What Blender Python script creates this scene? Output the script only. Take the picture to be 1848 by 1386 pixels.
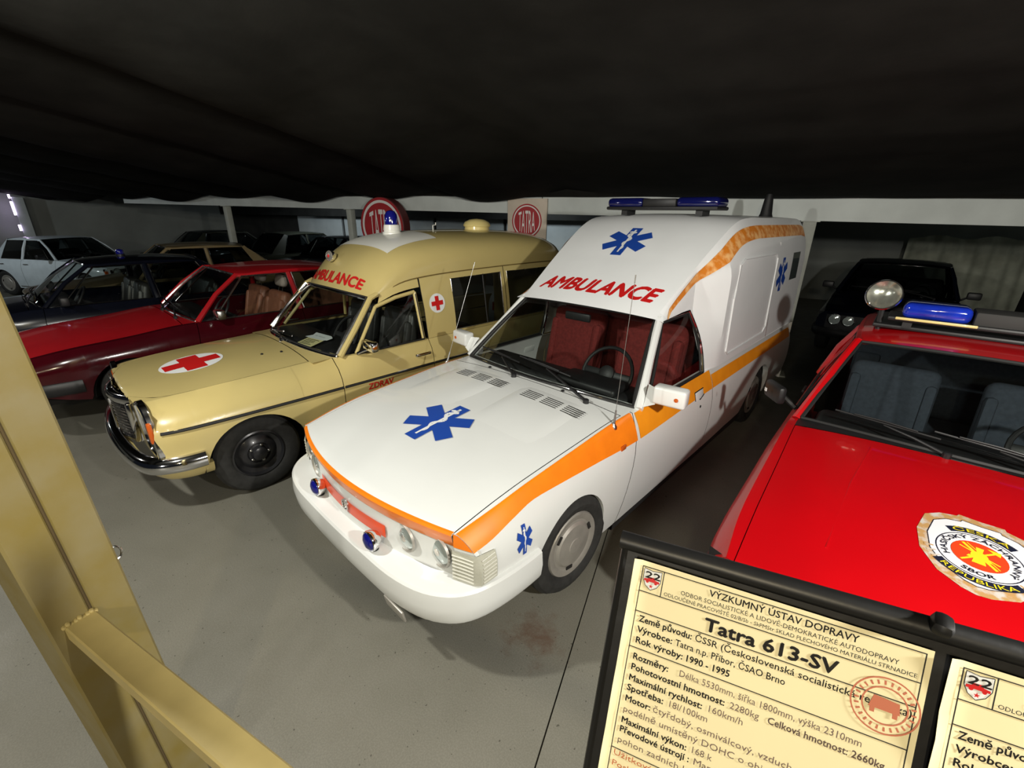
import bpy, bmesh, math, random
from mathutils import Vector, Matrix
random.seed(7)
for o in list(bpy.data.objects):
    bpy.data.objects.remove(o, do_unlink=True)
S = bpy.context.scene
COL = S.collection

# ------------------------------------------------------------------ camera
YAW, PITCH, ROLL, FPX = math.radians(-43.03), math.radians(20.83), 0.0142, 801.6
CAM = Vector((2.0134, -0.8965, 2.1101))
_f = Vector((math.sin(YAW)*math.cos(PITCH), math.cos(YAW)*math.cos(PITCH), -math.sin(PITCH)))
_r = Vector((math.cos(YAW), -math.sin(YAW), 0)); _u = _r.cross(_f)
_R = _r*math.cos(ROLL)+_u*math.sin(ROLL); _U = -_r*math.sin(ROLL)+_u*math.cos(ROLL)
cd = bpy.data.cameras.new('camera'); co = bpy.data.objects.new('camera', cd); COL.objects.link(co)
cd.sensor_width = 36.0; cd.lens = 36.0*FPX/1848.0; cd.clip_start = 0.02; cd.clip_end = 200
mw = Matrix((( _R.x, _U.x, -_f.x, CAM.x), (_R.y, _U.y, -_f.y, CAM.y), (_R.z, _U.z, -_f.z, CAM.z), (0, 0, 0, 1)))
co.matrix_world = mw
S.camera = co

# ------------------------------------------------------------------ world, exposure
W = bpy.data.worlds.new('world'); S.world = W; W.use_nodes = True
bg = W.node_tree.nodes['Background']; bg.inputs[0].default_value = (.55, .65, .9, 1); bg.inputs[1].default_value = 0.012
S.view_settings.view_transform = 'Standard'; S.view_settings.look = 'None'
S.view_settings.exposure = 0.0; S.view_settings.gamma = 1.0; S.view_settings.use_curve_mapping = False

# ------------------------------------------------------------------ lamps of the hall and added fill lights (all out of sight)
def lamp(name, loc, power, color, size, target=None, kind='AREA', size_y=None):
    l = bpy.data.lights.new(name, kind); l.energy = power; l.color = color
    if kind == 'AREA':
        l.size = size
        if size_y: l.shape = 'RECTANGLE'; l.size_y = size_y
    else: l.shadow_soft_size = size
    o = bpy.data.objects.new(name, l); COL.objects.link(o); o.location = loc
    if target is not None:
        o.rotation_euler = (Vector(target)-Vector(loc)).to_track_quat('-Z', 'Y').to_euler()
    return o
lamp('hall_or_fill_lamp', (-.50, -1.50, 3.00), 275, (1.0, .98, .90), .07, kind='POINT')
lamp('hall_or_fill_lamp', (3.48, -.03, 2.49), 395, (1.0, .97, .90), .06, kind='POINT')
lamp('walkway_or_fill_lamp', (2.9, -2.7, 2.9), 150, (1.0, .84, .56), .08, kind='POINT')
lamp('walkway_or_fill_lamp', (2.6, -6.5, 3.1), 330, (1.0, .95, .84), .25, kind='POINT')  # added fill far behind the camera, evens hood and forehead brightness
lamp('hall_or_fill_lamp', (-4.9, -2.7, 2.75), 36, (1.0, .965, .90), .12, (-5.2, -1.6, 0), kind='AREA')  # added light, brightens the dark red saloon's hood but not its side
lamp('hall_or_fill_lamp', (-13.4, -3.6, 2.7), 30, (.88, .96, 1.0), .2, (-14.4, .2, .8), kind='AREA')  # added light aimed at the old white saloon to brighten it
lamp('far_fill_light', (-12.6, 5.2, 2.6), 24, (.85, .95, 1.0), .3, (-14.2, 8.0, .6), kind='AREA')  # added light turned to the partition, keeps the far saloons dark
lamp('far_fill_light', (-5.9, 8.0, 2.6), 20, (.85, .95, 1.0), .3, (-6.4, 9.8, .8), kind='AREA')  # added light for the pale boards of the partition
lamp('far_fill_light', (4.6, 12.0, 2.7), 26, (.9, 1.0, .92), .2, (3.0, 14.4, 1.0), kind='AREA')  # added light to brighten the tarpaulin

# ------------------------------------------------------------------ helpers
def pch(xs, ys):
    n = len(xs); h = [xs[i+1]-xs[i] for i in range(n-1)]; d = [(ys[i+1]-ys[i])/h[i] for i in range(n-1)]
    m = [0.0]*n; m[0] = d[0]; m[-1] = d[-1]
    for i in range(1, n-1):
        if d[i-1]*d[i] > 0:
            a, b = 2*h[i]+h[i-1], h[i]+2*h[i-1]; m[i] = (a+b)/(a/d[i-1]+b/d[i])
    def f(x):
        if x <= xs[0]: return ys[0]
        if x >= xs[-1]: return ys[-1]
        i = 0
        while x > xs[i+1]: i += 1
        t = (x-xs[i])/h[i]; t2, t3 = t*t, t*t*t
        return (2*t3-3*t2+1)*ys[i]+(t3-2*t2+t)*h[i]*m[i]+(-2*t3+3*t2)*ys[i+1]+(t3-t2)*h[i]*m[i+1]
    return f
def lerp(a, b, t): return a+(b-a)*t
def V(*a): return Vector(a)

class MB:
    """collects vertices and faces of one part"""
    def __init__(s): s.v = []; s.f = []
    def pt(s, p): s.v.append(tuple(p)); return len(s.v)-1
    def face(s, *p): s.f.append([s.pt(q) for q in p]); return s
    def grid(s, rows, close_u=False, close_v=False, flip=False):
        nr, nc = len(rows), len(rows[0]); b = len(s.v)
        for r in rows: s.v += [tuple(p) for p in r]
        for i in range(nr if close_v else nr-1):
            for j in range(nc if close_u else nc-1):
                i2, j2 = (i+1) % nr, (j+1) % nc
                q = [b+i*nc+j, b+i*nc+j2, b+i2*nc+j2, b+i2*nc+j]
                s.f.append(q[::-1] if flip else q)
        return s
    def box(s, c, d, rot=None):
        cx, cy, cz = c; a, b, e = d[0]/2, d[1]/2, d[2]/2; k = len(s.v)
        for x, y, z in ((-a,-b,-e),(a,-b,-e),(a,b,-e),(-a,b,-e),(-a,-b,e),(a,-b,e),(a,b,e),(-a,b,e)):
            q = Vector((x, y, z))
            if rot is not None: q = rot @ q
            s.v.append((cx+q.x, cy+q.y, cz+q.z))
        for f in ((0,3,2,1),(4,5,6,7),(0,1,5,4),(1,2,6,5),(2,3,7,6),(3,0,4,7)): s.f.append([k+i for i in f])
        return s
    def rbox(s, c, d, r=.02, seg=2, rot=None):
        bm = bmesh.new(); bmesh.ops.create_cube(bm, size=1)
        for v in bm.verts: v.co = Vector((v.co.x*d[0], v.co.y*d[1], v.co.z*d[2]))
        r = min(r, min(d)*.49)
        bmesh.ops.bevel(bm, geom=bm.edges[:], offset=r, segments=seg, affect='EDGES', profile=.5)
        s.add_bm(bm, c, rot); return s
    def add_bm(s, bm, c=(0,0,0), rot=None):
        k = len(s.v); bm.verts.ensure_lookup_table()
        for i, v in enumerate(bm.verts):
            v.index = i; q = v.co if rot is None else rot @ v.co; s.v.append((q.x+c[0], q.y+c[1], q.z+c[2]))
        for f in bm.faces: s.f.append([k+v.index for v in f.verts])
        bm.free()
    def lathe(s, prof, c, axis, n=24, cap0=False, cap1=False, sx=1.0):
        """profile [(radius, height)] about axis through c"""
        a = Vector(axis).normalized(); t = Vector((0, 0, 1)) if abs(a.z) < .9 else Vector((1, 0, 0))
        u = t.cross(a).normalized(); w = a.cross(u); c = Vector(c)
        rows = [[c+a*h+(u*math.cos(2*math.pi*j/n)*sx+w*math.sin(2*math.pi*j/n))*r for j in range(n)] for r, h in prof]
        b = len(s.v); s.grid(rows, close_u=True)
        if cap0: s.f.append([b+j for j in range(n)][::-1])
        if cap1: s.f.append([b+(len(prof)-1)*n+j for j in range(n)])
        return s
    def tube(s, path, r, n=8, cap=True, sy=1.0, up=(0,0,1)):
        P = [Vector(p) for p in path]; rows = []
        for i, p in enumerate(P):
            t = (P[min(i+1, len(P)-1)]-P[max(i-1, 0)]).normalized(); U = Vector(up)
            if abs(t.dot(U)) > .95: U = Vector((1, 0, 0)) if abs(t.x) < .9 else Vector((0, 1, 0))
            a = t.cross(U).normalized(); b = a.cross(t).normalized()
            rr = r[i] if isinstance(r, (list, tuple)) else r
            rows.append([p+a*math.cos(2*math.pi*j/n)*rr+b*math.sin(2*math.pi*j/n)*rr*sy for j in range(n)])
        k = len(s.v); s.grid(rows, close_u=True, flip=True)
        if cap:
            s.f.append([k+j for j in range(n)]); s.f.append([k+(len(P)-1)*n+j for j in range(n)][::-1])
        return s
    def sweep(s, path, prof, closed=False, caps=True, flip=False):
        """path: xy polyline with z offset, profile: (outward, z); outward = right-hand normal of the path"""
        rows = []
        for i, p in enumerate(path):
            a = Vector(path[max(i-1, 0)][:2]); b = Vector(path[min(i+1, len(path)-1)][:2]); t = (b-a).normalized()
            nx, ny = t.y, -t.x; z0 = p[2] if len(p) > 2 else 0
            rows.append([(p[0]+nx*o, p[1]+ny*o, z+z0) for o, z in prof])
        k = len(s.v); s.grid(rows, close_u=closed, flip=flip); m = len(prof)
        if caps:
            s.f.append([k+j for j in range(m)]); s.f.append([k+(len(path)-1)*m+j for j in range(m)][::-1])
        return s
    def prism(s, poly, z0, z1, fn=None):
        """poly in (a,b), extruded in c; fn maps (a,b,c) to space"""
        fn = fn or (lambda a, b, c: (a, b, c)); n = len(poly); k = len(s.v)
        s.v += [tuple(fn(a, b, z0)) for a, b in poly]+[tuple(fn(a, b, z1)) for a, b in poly]
        s.f.append([k+i for i in range(n)][::-1]); s.f.append([k+n+i for i in range(n)])
        for i in range(n): s.f.append([k+i, k+(i+1) % n, k+n+(i+1) % n, k+n+i])
        return s
    def merge(s, o, fn=None):
        k = len(s.v); s.v += [tuple(fn(*p)) if fn else p for p in o.v]; s.f += [[k+i for i in f] for f in o.f]; return s
    def mirror(s):
        k = len(s.v); s.v += [(-x, y, z) for x, y, z in s.v]; s.f += [[k+i for i in f][::-1] for f in s.f]; return s
    def flat(s, polys, fn, step=None):
        """flat print: 2-D polygons draped through fn(a,b)->xyz, cut on a grid of the given step"""
        bm = bmesh.new()
        for P in polys:
            vs = [bm.verts.new((a, b, 0)) for a, b in P]
            try: bm.faces.new(vs)
            except ValueError: pass
        bm.normal_update(); bmesh.ops.triangulate(bm, faces=bm.faces[:])
        cut_bm(bm, step); 
        for v in bm.verts: v.co = Vector(fn(v.co.x, v.co.y))
        s.add_bm(bm); return s
def cut_bm(bm, step):
    if not step: return
    for ax in (0, 1):
        if not bm.verts: return
        lo = min(v.co[ax] for v in bm.verts); hi = max(v.co[ax] for v in bm.verts)
        k = math.floor(lo/step)+1
        while k*step < hi:
            p = Vector((0, 0, 0)); p[ax] = k*step; n = Vector((0, 0, 0)); n[ax] = 1
            bmesh.ops.bisect_plane(bm, geom=bm.verts[:]+bm.edges[:]+bm.faces[:], plane_co=p, plane_no=n, dist=1e-5); k += 1

def obj(name, mb, mat, parent=None, smooth=35, loc=None, label=None, kind=None, weld=True):
    me = bpy.data.meshes.new(name)
    me.from_pydata(mb.v, [], mb.f); 
    if weld:
        bm = bmesh.new(); bm.from_mesh(me); bmesh.ops.remove_doubles(bm, verts=bm.verts, dist=1e-5); bm.to_mesh(me); bm.free()
    me.validate(); me.update()
    if mat: me.materials.append(mat)
    if smooth and len(me.polygons):
        me.polygons.foreach_set('use_smooth', [True]*len(me.polygons)); me.set_sharp_from_angle(angle=math.radians(smooth))
    o = bpy.data.objects.new(name, me); COL.objects.link(o)
    if parent is not None: o.parent = parent
    if loc is not None: o.location = loc
    if label: o['label'] = label
    if kind: o['kind'] = kind
    return o
def thing(name, label, cat, loc=(0,0,0), rz=0, group=None):
    o = bpy.data.objects.new(name, None); COL.objects.link(o); o.location = loc; o.rotation_euler = (0, 0, rz)
    o.empty_display_size = .1; o['label'] = label; o['category'] = cat
    if group: o['group'] = group
    return o
def tag(o, label, cat, group=None):
    o['label'] = label; o['category'] = cat
    if group: o['group'] = group
    return o
def struct(o): o['kind'] = 'structure'; return o

# ------------------------------------------------------------------ materials
def new_mat(name):
    m = bpy.data.materials.new(name); m.use_nodes = True; n = m.node_tree.nodes; l = m.node_tree.links
    return m, n, l, n['Principled BSDF']
def mat(name, col, rough=.5, metal=0.0, coat=0.0, spec=.5, var=0.0, vscale=8, bump=0.0, bscale=60, alpha=1.0, trans=0.0, ior=1.45, emit=0.0, coatr=.05, col2=None, thr=None, rvar=0.0):
    m, n, l, b = new_mat(name)
    b.inputs['Base Color'].default_value = (*col, 1); b.inputs['Roughness'].default_value = rough; b.inputs['Metallic'].default_value = metal
    b.inputs['Coat Weight'].default_value = coat; b.inputs['Coat Roughness'].default_value = coatr
    b.inputs['Specular IOR Level'].default_value = spec; b.inputs['IOR'].default_value = ior
    b.inputs['Transmission Weight'].default_value = trans; b.inputs['Alpha'].default_value = alpha
    if emit: b.inputs['Emission Color'].default_value = (*col, 1); b.inputs['Emission Strength'].default_value = emit
    tc = None
    if var or bump or rvar or col2:
        tc = n.new('ShaderNodeTexCoord')
    if var or col2:
        t = n.new('ShaderNodeTexNoise'); t.inputs['Scale'].default_value = vscale; t.inputs['Detail'].default_value = 6; l.new(tc.outputs['Object'], t.inputs['Vector'])
        r = n.new('ShaderNodeValToRGB'); l.new(t.outputs['Fac'], r.inputs['Fac']); l.new(r.outputs['Color'], b.inputs['Base Color'])
        lo, hi = thr or (.3, .7)
        r.color_ramp.elements[0].position = lo; r.color_ramp.elements[1].position = hi
        r.color_ramp.elements[0].color = (*(c*(1-var) for c in col), 1)
        r.color_ramp.elements[1].color = (*(col2 if col2 else (min(1, c*(1+var)) for c in col)), 1)
    if rvar:
        t2 = n.new('ShaderNodeTexNoise'); t2.inputs['Scale'].default_value = vscale*1.7; t2.inputs['Detail'].default_value = 5; l.new(tc.outputs['Object'], t2.inputs['Vector'])
        mr = n.new('ShaderNodeMapRange'); l.new(t2.outputs['Fac'], mr.inputs['Value']); mr.inputs['To Min'].default_value = max(0, rough-rvar); mr.inputs['To Max'].default_value = rough+rvar
        l.new(mr.outputs['Result'], b.inputs['Roughness'])
    if bump:
        t3 = n.new('ShaderNodeTexNoise'); t3.inputs['Scale'].default_value = bscale; t3.inputs['Detail'].default_value = 4; l.new(tc.outputs['Object'], t3.inputs['Vector'])
        bp = n.new('ShaderNodeBump'); bp.inputs['Strength'].default_value = bump; bp.inputs['Distance'].default_value = .01; l.new(t3.outputs['Fac'], bp.inputs['Height']); l.new(bp.outputs['Normal'], b.inputs['Normal'])
    return m
def glass_mat(name, tint, refl=.06, rough=.02, opac=.0):
    """thin vehicle glass: tinted see-through with a mirror-like surface"""
    m, n, l, b = new_mat(name); n.remove(b); out = n['Material Output']
    tr = n.new('ShaderNodeBsdfTransparent'); tr.inputs[0].default_value = (*tint, 1)
    gl = n.new('ShaderNodeBsdfGlossy'); gl.inputs['Roughness'].default_value = rough; gl.inputs[0].default_value = (1, 1, 1, 1)
    lw = n.new('ShaderNodeLayerWeight'); lw.inputs['Blend'].default_value = .5
    pw = n.new('ShaderNodeMath'); pw.operation = 'POWER'; pw.inputs[1].default_value = 4.5; l.new(lw.outputs['Facing'], pw.inputs[0])
    fr = n.new('ShaderNodeMath'); fr.operation = 'MULTIPLY_ADD'; fr.inputs[1].default_value = .75; fr.inputs[2].default_value = .045; l.new(pw.outputs[0], fr.inputs[0])
    mx = n.new('ShaderNodeMixShader'); l.new(fr.outputs[0], mx.inputs[0]); l.new(tr.outputs[0], mx.inputs[1]); l.new(gl.outputs[0], mx.inputs[2]); l.new(mx.outputs[0], out.inputs[0])
    return m
WHITE = mat('white_paint_toned_down', (.74, .76, .745), .32, coat=.5, var=.02, vscale=3)  # hood and flank white toned down to offset the stronger lamplight there
BOXWHITE = mat('white_gelcoat_lightened', (.87, .89, .90), .42, coat=.25, var=.03, vscale=2.5)  # lightened in colour to make up for weak light on the box
ORANGE = mat('orange_stripe_paint', (.98, .23, .008), .38, coat=.3, var=.08, vscale=9)
ORANGE_FADED = mat('faded_orange_paint', (.95, .30, .03), .5, var=.25, vscale=14, col2=(.93, .52, .20), thr=(.42, .62))
AMBER_STRIPE = mat('amber_stripe_paint', (.98, .33, .012), .4, coat=.3, var=.08, vscale=7)
CREAM = mat('cream_paint', (.56, .455, .185), .28, coat=.7, var=.03, vscale=3)
RED = mat('signal_red_paint', (.50, .001, .004), .36, coat=.5, var=.04, vscale=3)
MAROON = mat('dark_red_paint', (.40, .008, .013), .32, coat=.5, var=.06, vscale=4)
MAROONSIDE = mat('darker_red_sides', (.045, .002, .005), .14, coat=.25, spec=.3, var=.08)  # side panels a much darker red than hood and roof
BLACKP = mat('black_paint', (.004, .005, .010), .16, coat=.35, spec=.35, var=.1)
OLDWHITE = mat('old_white_paint', (.60, .68, .72), .4, coat=.3, var=.05)
BEIGEP = mat('beige_paint', (.24, .18, .09), .4, coat=.4, var=.05)
DARKGREENP = mat('dark_green_paint', (.030, .034, .024), .35, coat=.5, var=.1)
CHROME = mat('chrome', (.80, .80, .82), .08, metal=1)
AERIAL = mat('aerial_steel', (.30, .30, .29), .35, metal=.7)
DULLCHROME = mat('dull_chrome', (.55, .54, .52), .25, metal=1, rvar=.1)
ALU = mat('hubcap_grey', (.42, .40, .36), .45, metal=.5, var=.1, vscale=12)
RUBBER = mat('tyre_rubber', (.022, .022, .021), .8, var=.25, vscale=25, bump=.1)
BLACK = mat('black_plastic', (.014, .014, .015), .45, var=.15, vscale=20)
SEAL = mat('black_rubber_seal', (.012, .012, .012), .6)
DARK = mat('dark_underbody', (.012, .011, .010), .9, var=.3, vscale=10)
STEELBLACK = mat('black_steel_rim', (.018, .018, .02), .3, coat=.3)
GLASS = glass_mat('clear_windscreen_glass', (.78, .82, .80))
TINT = glass_mat('dark_window_glass', (.30, .33, .33))
GAP = mat('panel_gap_shadow', (.004, .004, .004), .9)
BLUE = mat('dark_blue_lens', (.006, .008, .17), .08, coat=1, spec=.8)
NAVYLENS = mat('navy_lens', (.004, .006, .075), .08, coat=1, spec=.8)
BRIGHTBLUE = mat('bright_blue_lens', (.008, .03, .42), .10, coat=1, spec=.8, var=.35, vscale=9)
BLUEPRINT = mat('blue_print', (.012, .062, .36), .45, coat=.2)
WPRINT = mat('white_print', (.78, .80, .80), .5)
REDPRINT = mat('red_print', (.58, .012, .012), .42, coat=.2)
KPRINT = mat('black_print', (.012, .010, .008), .6)
LENS = mat('ribbed_clear_lens', (.50, .50, .42), .18, coat=.6, bump=.2, bscale=90)
LAMPGLASS = mat('headlamp_glass', (.42, .48, .46), .08, coat=1, metal=.45, bump=.12, bscale=70)
AMBER = mat('amber_lens', (.55, .10, .01), .2, coat=.6)
RLENS = mat('red_lens', (.45, .01, .01), .2, coat=.6)
SEATRED = mat('dark_red_fabric', (.17, .020, .018), .9, var=.2, vscale=40, bump=.2)
SEATBLACK = mat('black_leatherette', (.03, .03, .028), .35, bump=.1)
SEATGREY = mat('blue_grey_fabric', (.038, .048, .065), .9, var=.15, vscale=40)
SEATTAN = mat('tan_leather', (.33, .13, .075), .45, var=.15, vscale=14)
SEATPALE = mat('pale_headrest_fabric', (.45, .38, .34), .8)
CREAMPLASTIC = mat('cream_plastic', (.75, .62, .25), .35, coat=.4)
WPLASTIC = mat('white_plastic', (.78, .78, .72), .4, coat=.3)
SILVERLAMP = mat('lamp_reflector', (.70, .66, .60), .2, metal=.8, var=.25, vscale=30)

# ------------------------------------------------------------------ the hall: floor, ceiling cloth, walls, beam, posts
BY = math.radians(72); EX = V(math.sin(BY), math.cos(BY), 0); EY = V(-math.cos(BY), math.sin(BY), 0)   # axes of the building
def B(a, o, z=0.0): return EX*a+EY*o+V(0, 0, z)
def bbox(mb, a0, a1, o0, o1, z0, z1, dz=0.0):
    """box along the building axes; dz lets the far end rise"""
    k = len(mb.v)
    for a, o, z in ((a0,o0,z0+dz),(a1,o0,z0),(a1,o1,z0),(a0,o1,z0+dz),(a0,o0,z1+dz),(a1,o0,z1),(a1,o1,z1),(a0,o1,z1+dz)): mb.v.append(tuple(B(a, o, z)))
    for f in ((0,3,2,1),(4,5,6,7),(0,1,5,4),(1,2,6,5),(2,3,7,6),(3,0,4,7)): mb.f.append([k+i for i in f])
    return mb
def floor_mat():
    m, n, l, b = new_mat('painted_concrete'); tc = n.new('ShaderNodeTexCoord')
    def noise(sc, det=6, rough=.6):
        t = n.new('ShaderNodeTexNoise'); t.inputs['Scale'].default_value = sc; t.inputs['Detail'].default_value = det; t.inputs['Roughness'].default_value = rough
        l.new(tc.outputs['Object'], t.inputs['Vector']); return t
    def ramp(src, p0, c0, p1, c1):
        r = n.new('ShaderNodeValToRGB'); l.new(src, r.inputs['Fac']); e = r.color_ramp.elements
        e[0].position, e[1].position = p0, p1; e[0].color = (*c0, 1); e[1].color = (*c1, 1); return r
    def mix(f, a, bb, mode='MIX'):
        x = n.new('ShaderNodeMix'); x.data_type = 'RGBA'; x.blend_type = mode
        if isinstance(f, float): x.inputs[0].default_value = f
        else: l.new(f, x.inputs[0])
        l.new(a, x.inputs[6]); 
        if isinstance(bb, tuple): x.inputs[7].default_value = (*bb, 1)
        else: l.new(bb, x.inputs[7])
        return x.outputs[2]
    base = ramp(noise(1.3).outputs['Fac'], .3, (.165, .160, .130), .7, (.195, .188, .155)).outputs['Color']
    g = ramp(noise(140, 2).outputs['Fac'], .42, (.86, .86, .86), .62, (1.05, 1.05, 1.05)).outputs['Color']
    c = mix(.8, base, g, 'MULTIPLY')
    spots = ramp(noise(46, 1).outputs['Fac'], .735, (0, 0, 0), .75, (1, 1, 1)).outputs['Color']
    c = mix(spots, c, (.08, .075, .06))
    # rusty stain where oil has dripped beside the front wheel
    mp = n.new('ShaderNodeMapping'); l.new(tc.outputs['Object'], mp.inputs[0]); mp.inputs['Location'].default_value = (-.93, -.48, 0)
    sp = n.new('ShaderNodeVectorMath'); sp.operation = 'LENGTH'; l.new(mp.outputs[0], sp.inputs[0])
    mm = n.new('ShaderNodeMath'); mm.operation = 'MULTIPLY_ADD'; l.new(noise(9, 6, .7).outputs['Fac'], mm.inputs[0]); mm.inputs[1].default_value = .55; l.new(sp.outputs['Value'], mm.inputs[2])
    st = ramp(mm.outputs[0], .27, (.75, .75, .75), .44, (0, 0, 0)).outputs['Color']
    c = mix(st, c, (.11, .062, .04))
    l.new(c, b.inputs['Base Color'])
    rr = ramp(noise(5).outputs['Fac'], .3, (.34, .34, .34), .75, (.55, .55, .55)); l.new(rr.outputs['Color'], b.inputs['Roughness'])
    bp = n.new('ShaderNodeBump'); bp.inputs['Strength'].default_value = .12; bp.inputs['Distance'].default_value = .004; l.new(noise(180, 3).outputs['Fac'], bp.inputs['Height']); l.new(bp.outputs['Normal'], b.inputs['Normal'])
    b.inputs['Specular IOR Level'].default_value = .4
    return m
FLOOR = floor_mat()
JOINT = mat('joint_filler', (.03, .028, .024), .9)
fl = MB(); bbox(fl, -26, 9, -7, 16, -.12, -.012); fo = struct(obj('floor', fl, JOINT, smooth=0))
# two slabs with an open joint between them; the joint runs past the white ambulance's front wheel
jd = V(1.321-.868, .014-1.176, 0).normalized(); jn = V(-jd.y, jd.x, 0); jp = V(.868, 1.176, 0)
if jn.x > 0: jn = -jn
def slab(s0, s1):
    m = MB(); q = [jp+jd*t+jn*s for t, s in ((-22, s0), (12, s0), (12, s1), (-22, s1))]; k = len(m.v)
    for z in (-.012, 0): m.v += [(p.x, p.y, z) for p in q]
    m.f += [[0,3,2,1],[4,5,6,7],[0,1,5,4],[1,2,6,5],[2,3,7,6],[3,0,4,7]]; return m
obj('floor_slab', slab(.0035, 24), FLOOR, fo, smooth=0); obj('floor_slab', slab(-12, -.0035), FLOOR, fo, smooth=0)

CLOTH = mat('black_ceiling_cloth', (.014, .0138, .0122), .95, var=.25, vscale=2.5, bump=.25, bscale=9, spec=.1)
def cloth_z(a, o):
    """cloth sheets tied to battens that run towards the far beam; each bay sags unevenly"""
    t = (a+.70)/(2.1 if a < -.70 else 9.0); k = math.floor(t); f = t-k
    sag = .20*math.sin(math.pi*f**.62)*(1.0 if k % 2 else .7)
    base = lerp(3.80, 2.50, min(1, max(0, (o+3.5)/9.0)))
    rip = .012*math.sin(o*5.1+k*2.2+f*3)+.008*math.sin(o*11+f*7+k)
    return base-sag+rip*math.sin(math.pi*f)
rows = []
na, no = 150, 56
A0, A1, O0, O1 = -17.1, 7.9, -4.5, 5.52
for i in range(no+1):
    o = lerp(O0, O1, i/no); r = []
    for j in range(na+1):
        a = lerp(A0, A1, j/na); r.append(B(a, o, cloth_z(a, o)))
    rows.append(r)
last = []
for j in range(na+1):      # the free edge hangs down a hand's breadth in front of the beam
    a = lerp(A0, A1, j/na); last.append(B(a, O1+.02, 2.365+.011*(2.6-a)*.55+.006*math.sin(a*1.3)+.002*math.sin(a*5.3)))
rows.append(last)
cm = MB().grid(rows); ceil = struct(obj('ceiling', cm, CLOTH, smooth=60))
BATTEN = mat('batten_wood', (.022, .021, .02), .85, var=.2)
for k in range(-8, 1):
    rowsb = []
    for o in (O0, -1.5, 0, 1.5, 3, 4.2, O1-.05):
        a = k*2.1-.70
        if not A0 < a < A1: continue
        z = lerp(3.80, 2.50, min(1, max(0, (o+3.5)/9.0)))
        rowsb.append([B(a-.02, o, z-.008), B(a+.02, o, z-.008), B(a+.02, o, z+.05), B(a-.02, o, z+.05)])
    if len(rowsb) > 1: obj('batten', MB().grid(rowsb, close_u=True), BATTEN, ceil, smooth=0)

WALLM = mat('grey_plaster', (.30, .32, .30), .9, var=.12, vscale=1.4, bump=.1, bscale=30)
DARKW = mat('dark_boards', (.022, .022, .02), .9, var=.3, vscale=3)
wb = MB(); bbox(wb, -24, 8, 13.6, 13.8, 0, 4); wall_b = struct(obj('wall_back', wb, WALLM, smooth=0))
wl = MB(); bbox(wl, -17.4, -17.2, -7, 13.6, 0, 4); struct(obj('wall_left', wl, WALLM, smooth=0))
wr = MB(); bbox(wr, 8, 8.2, -7, 13.8, 0, 4); struct(obj('wall_right', wr, DARKW, smooth=0))
cb = MB(); bbox(cb, -24, 8, 5.55, 13.8, 3.0, 3.1); struct(obj('ceiling_far', cb, DARKW, smooth=0))
# light fibreboard panels with a dark lintel in the second row
PANEL = mat('pale_board', (.46, .50, .50), .85, var=.1, vscale=2)
tr = MB(); bbox(tr, -17.1, 1.6, 10.8, 10.9, 1.99, 3.0); struct(obj('trim_1', tr, DARKW, smooth=0))
pw = MB(); bbox(pw, -17.1, 1.6, 11.2, 11.25, 0, 3.0); pwo = struct(obj('wall_partition', pw, DARKW, smooth=0))
pa = -13.2
for w_ in (2.3, 1.9, 2.0, 2.5, 1.2, 2.0, 1.7):
    obj('panel', bbox(MB(), pa, pa+w_-.12, 11.13, 11.2, .5, 2.3), PANEL, pwo, smooth=0); pa += w_

BEAMP = mat('pale_grey_beam_paint', (.56, .60, .58), .55, var=.08, vscale=3)
bm_ = MB()
def beam_z(a): return 2.09+(2.6-a)*.0112
for o0, o1, z0, z1 in ((5.62, 5.78, 0, .02), (5.62, 5.78, .28, .30), (5.69, 5.71, .02, .28)):      # I-section girder
    bbox(bm_, -13.1, 7.9, o0, o1, beam_z(7.9)+z0, beam_z(7.9)+z1, dz=21.0*.0112)
# web plate boxed in on the side that is seen
bbox(bm_, -13.1, 7.9, 5.622, 5.64, beam_z(7.9)+.02, beam_z(7.9)+.28, dz=21.0*.0112)
tag(obj('steel_girder', bm_, BEAMP, smooth=0), 'long pale grey steel girder under the black ceiling cloth behind the cars', 'girder')
POSTP = mat('pale_post_paint', (.45, .47, .42), .5, var=.1, vscale=5)
def post(a, w, label, mt=POSTP, o=5.70, top=None):
    z = beam_z(a) if top is None else top; t = thing('support_post', label, 'post', tuple(B(a, o, 0)), math.radians(90)-BY, 'steel posts under the girder')
    sh = MB().rbox((0, 0, z/2), (w, w, z), .008); obj('shaft', sh, mt, t)
    obj('base_plate', MB().box((0, 0, .008), (w+.12, w+.12, .016)), mt, t, smooth=0)
    obj('cap_plate', MB().box((0, 0, z-.006), (w+.06, w+.06, .012)), mt, t, smooth=0)
post(2.50, .15, 'pale steel post right behind the tall white ambulance, beside the dark car')
post(-5.30, .12, 'pale steel post under the girder, left of the round red sign')
post(-9.06, .12, 'steel post under the girder among the dark cars, left of the middle')

# bright post at the far left wall with a slim lamp tube
LEDM = mat('violet_lamp_tube', (.80, .62, 1.0), .3, emit=9)
t = thing('lamp_post', 'white post at the far left wall carrying a slim glowing violet tube', 'post', (-17.58, -.60, 0), 0)
obj('shaft', MB().rbox((0, 0, 1.2), (.24, .24, 2.4), .02), PANEL, t)
for z0, z1 in ((1.50, 1.66), (1.92, 2.28), (2.36, 2.46)): obj('lamp_tube', MB().tube([(.12, -.15, z0), (.12, -.15, z1)], .022, 8), LEDM, t)

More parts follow.
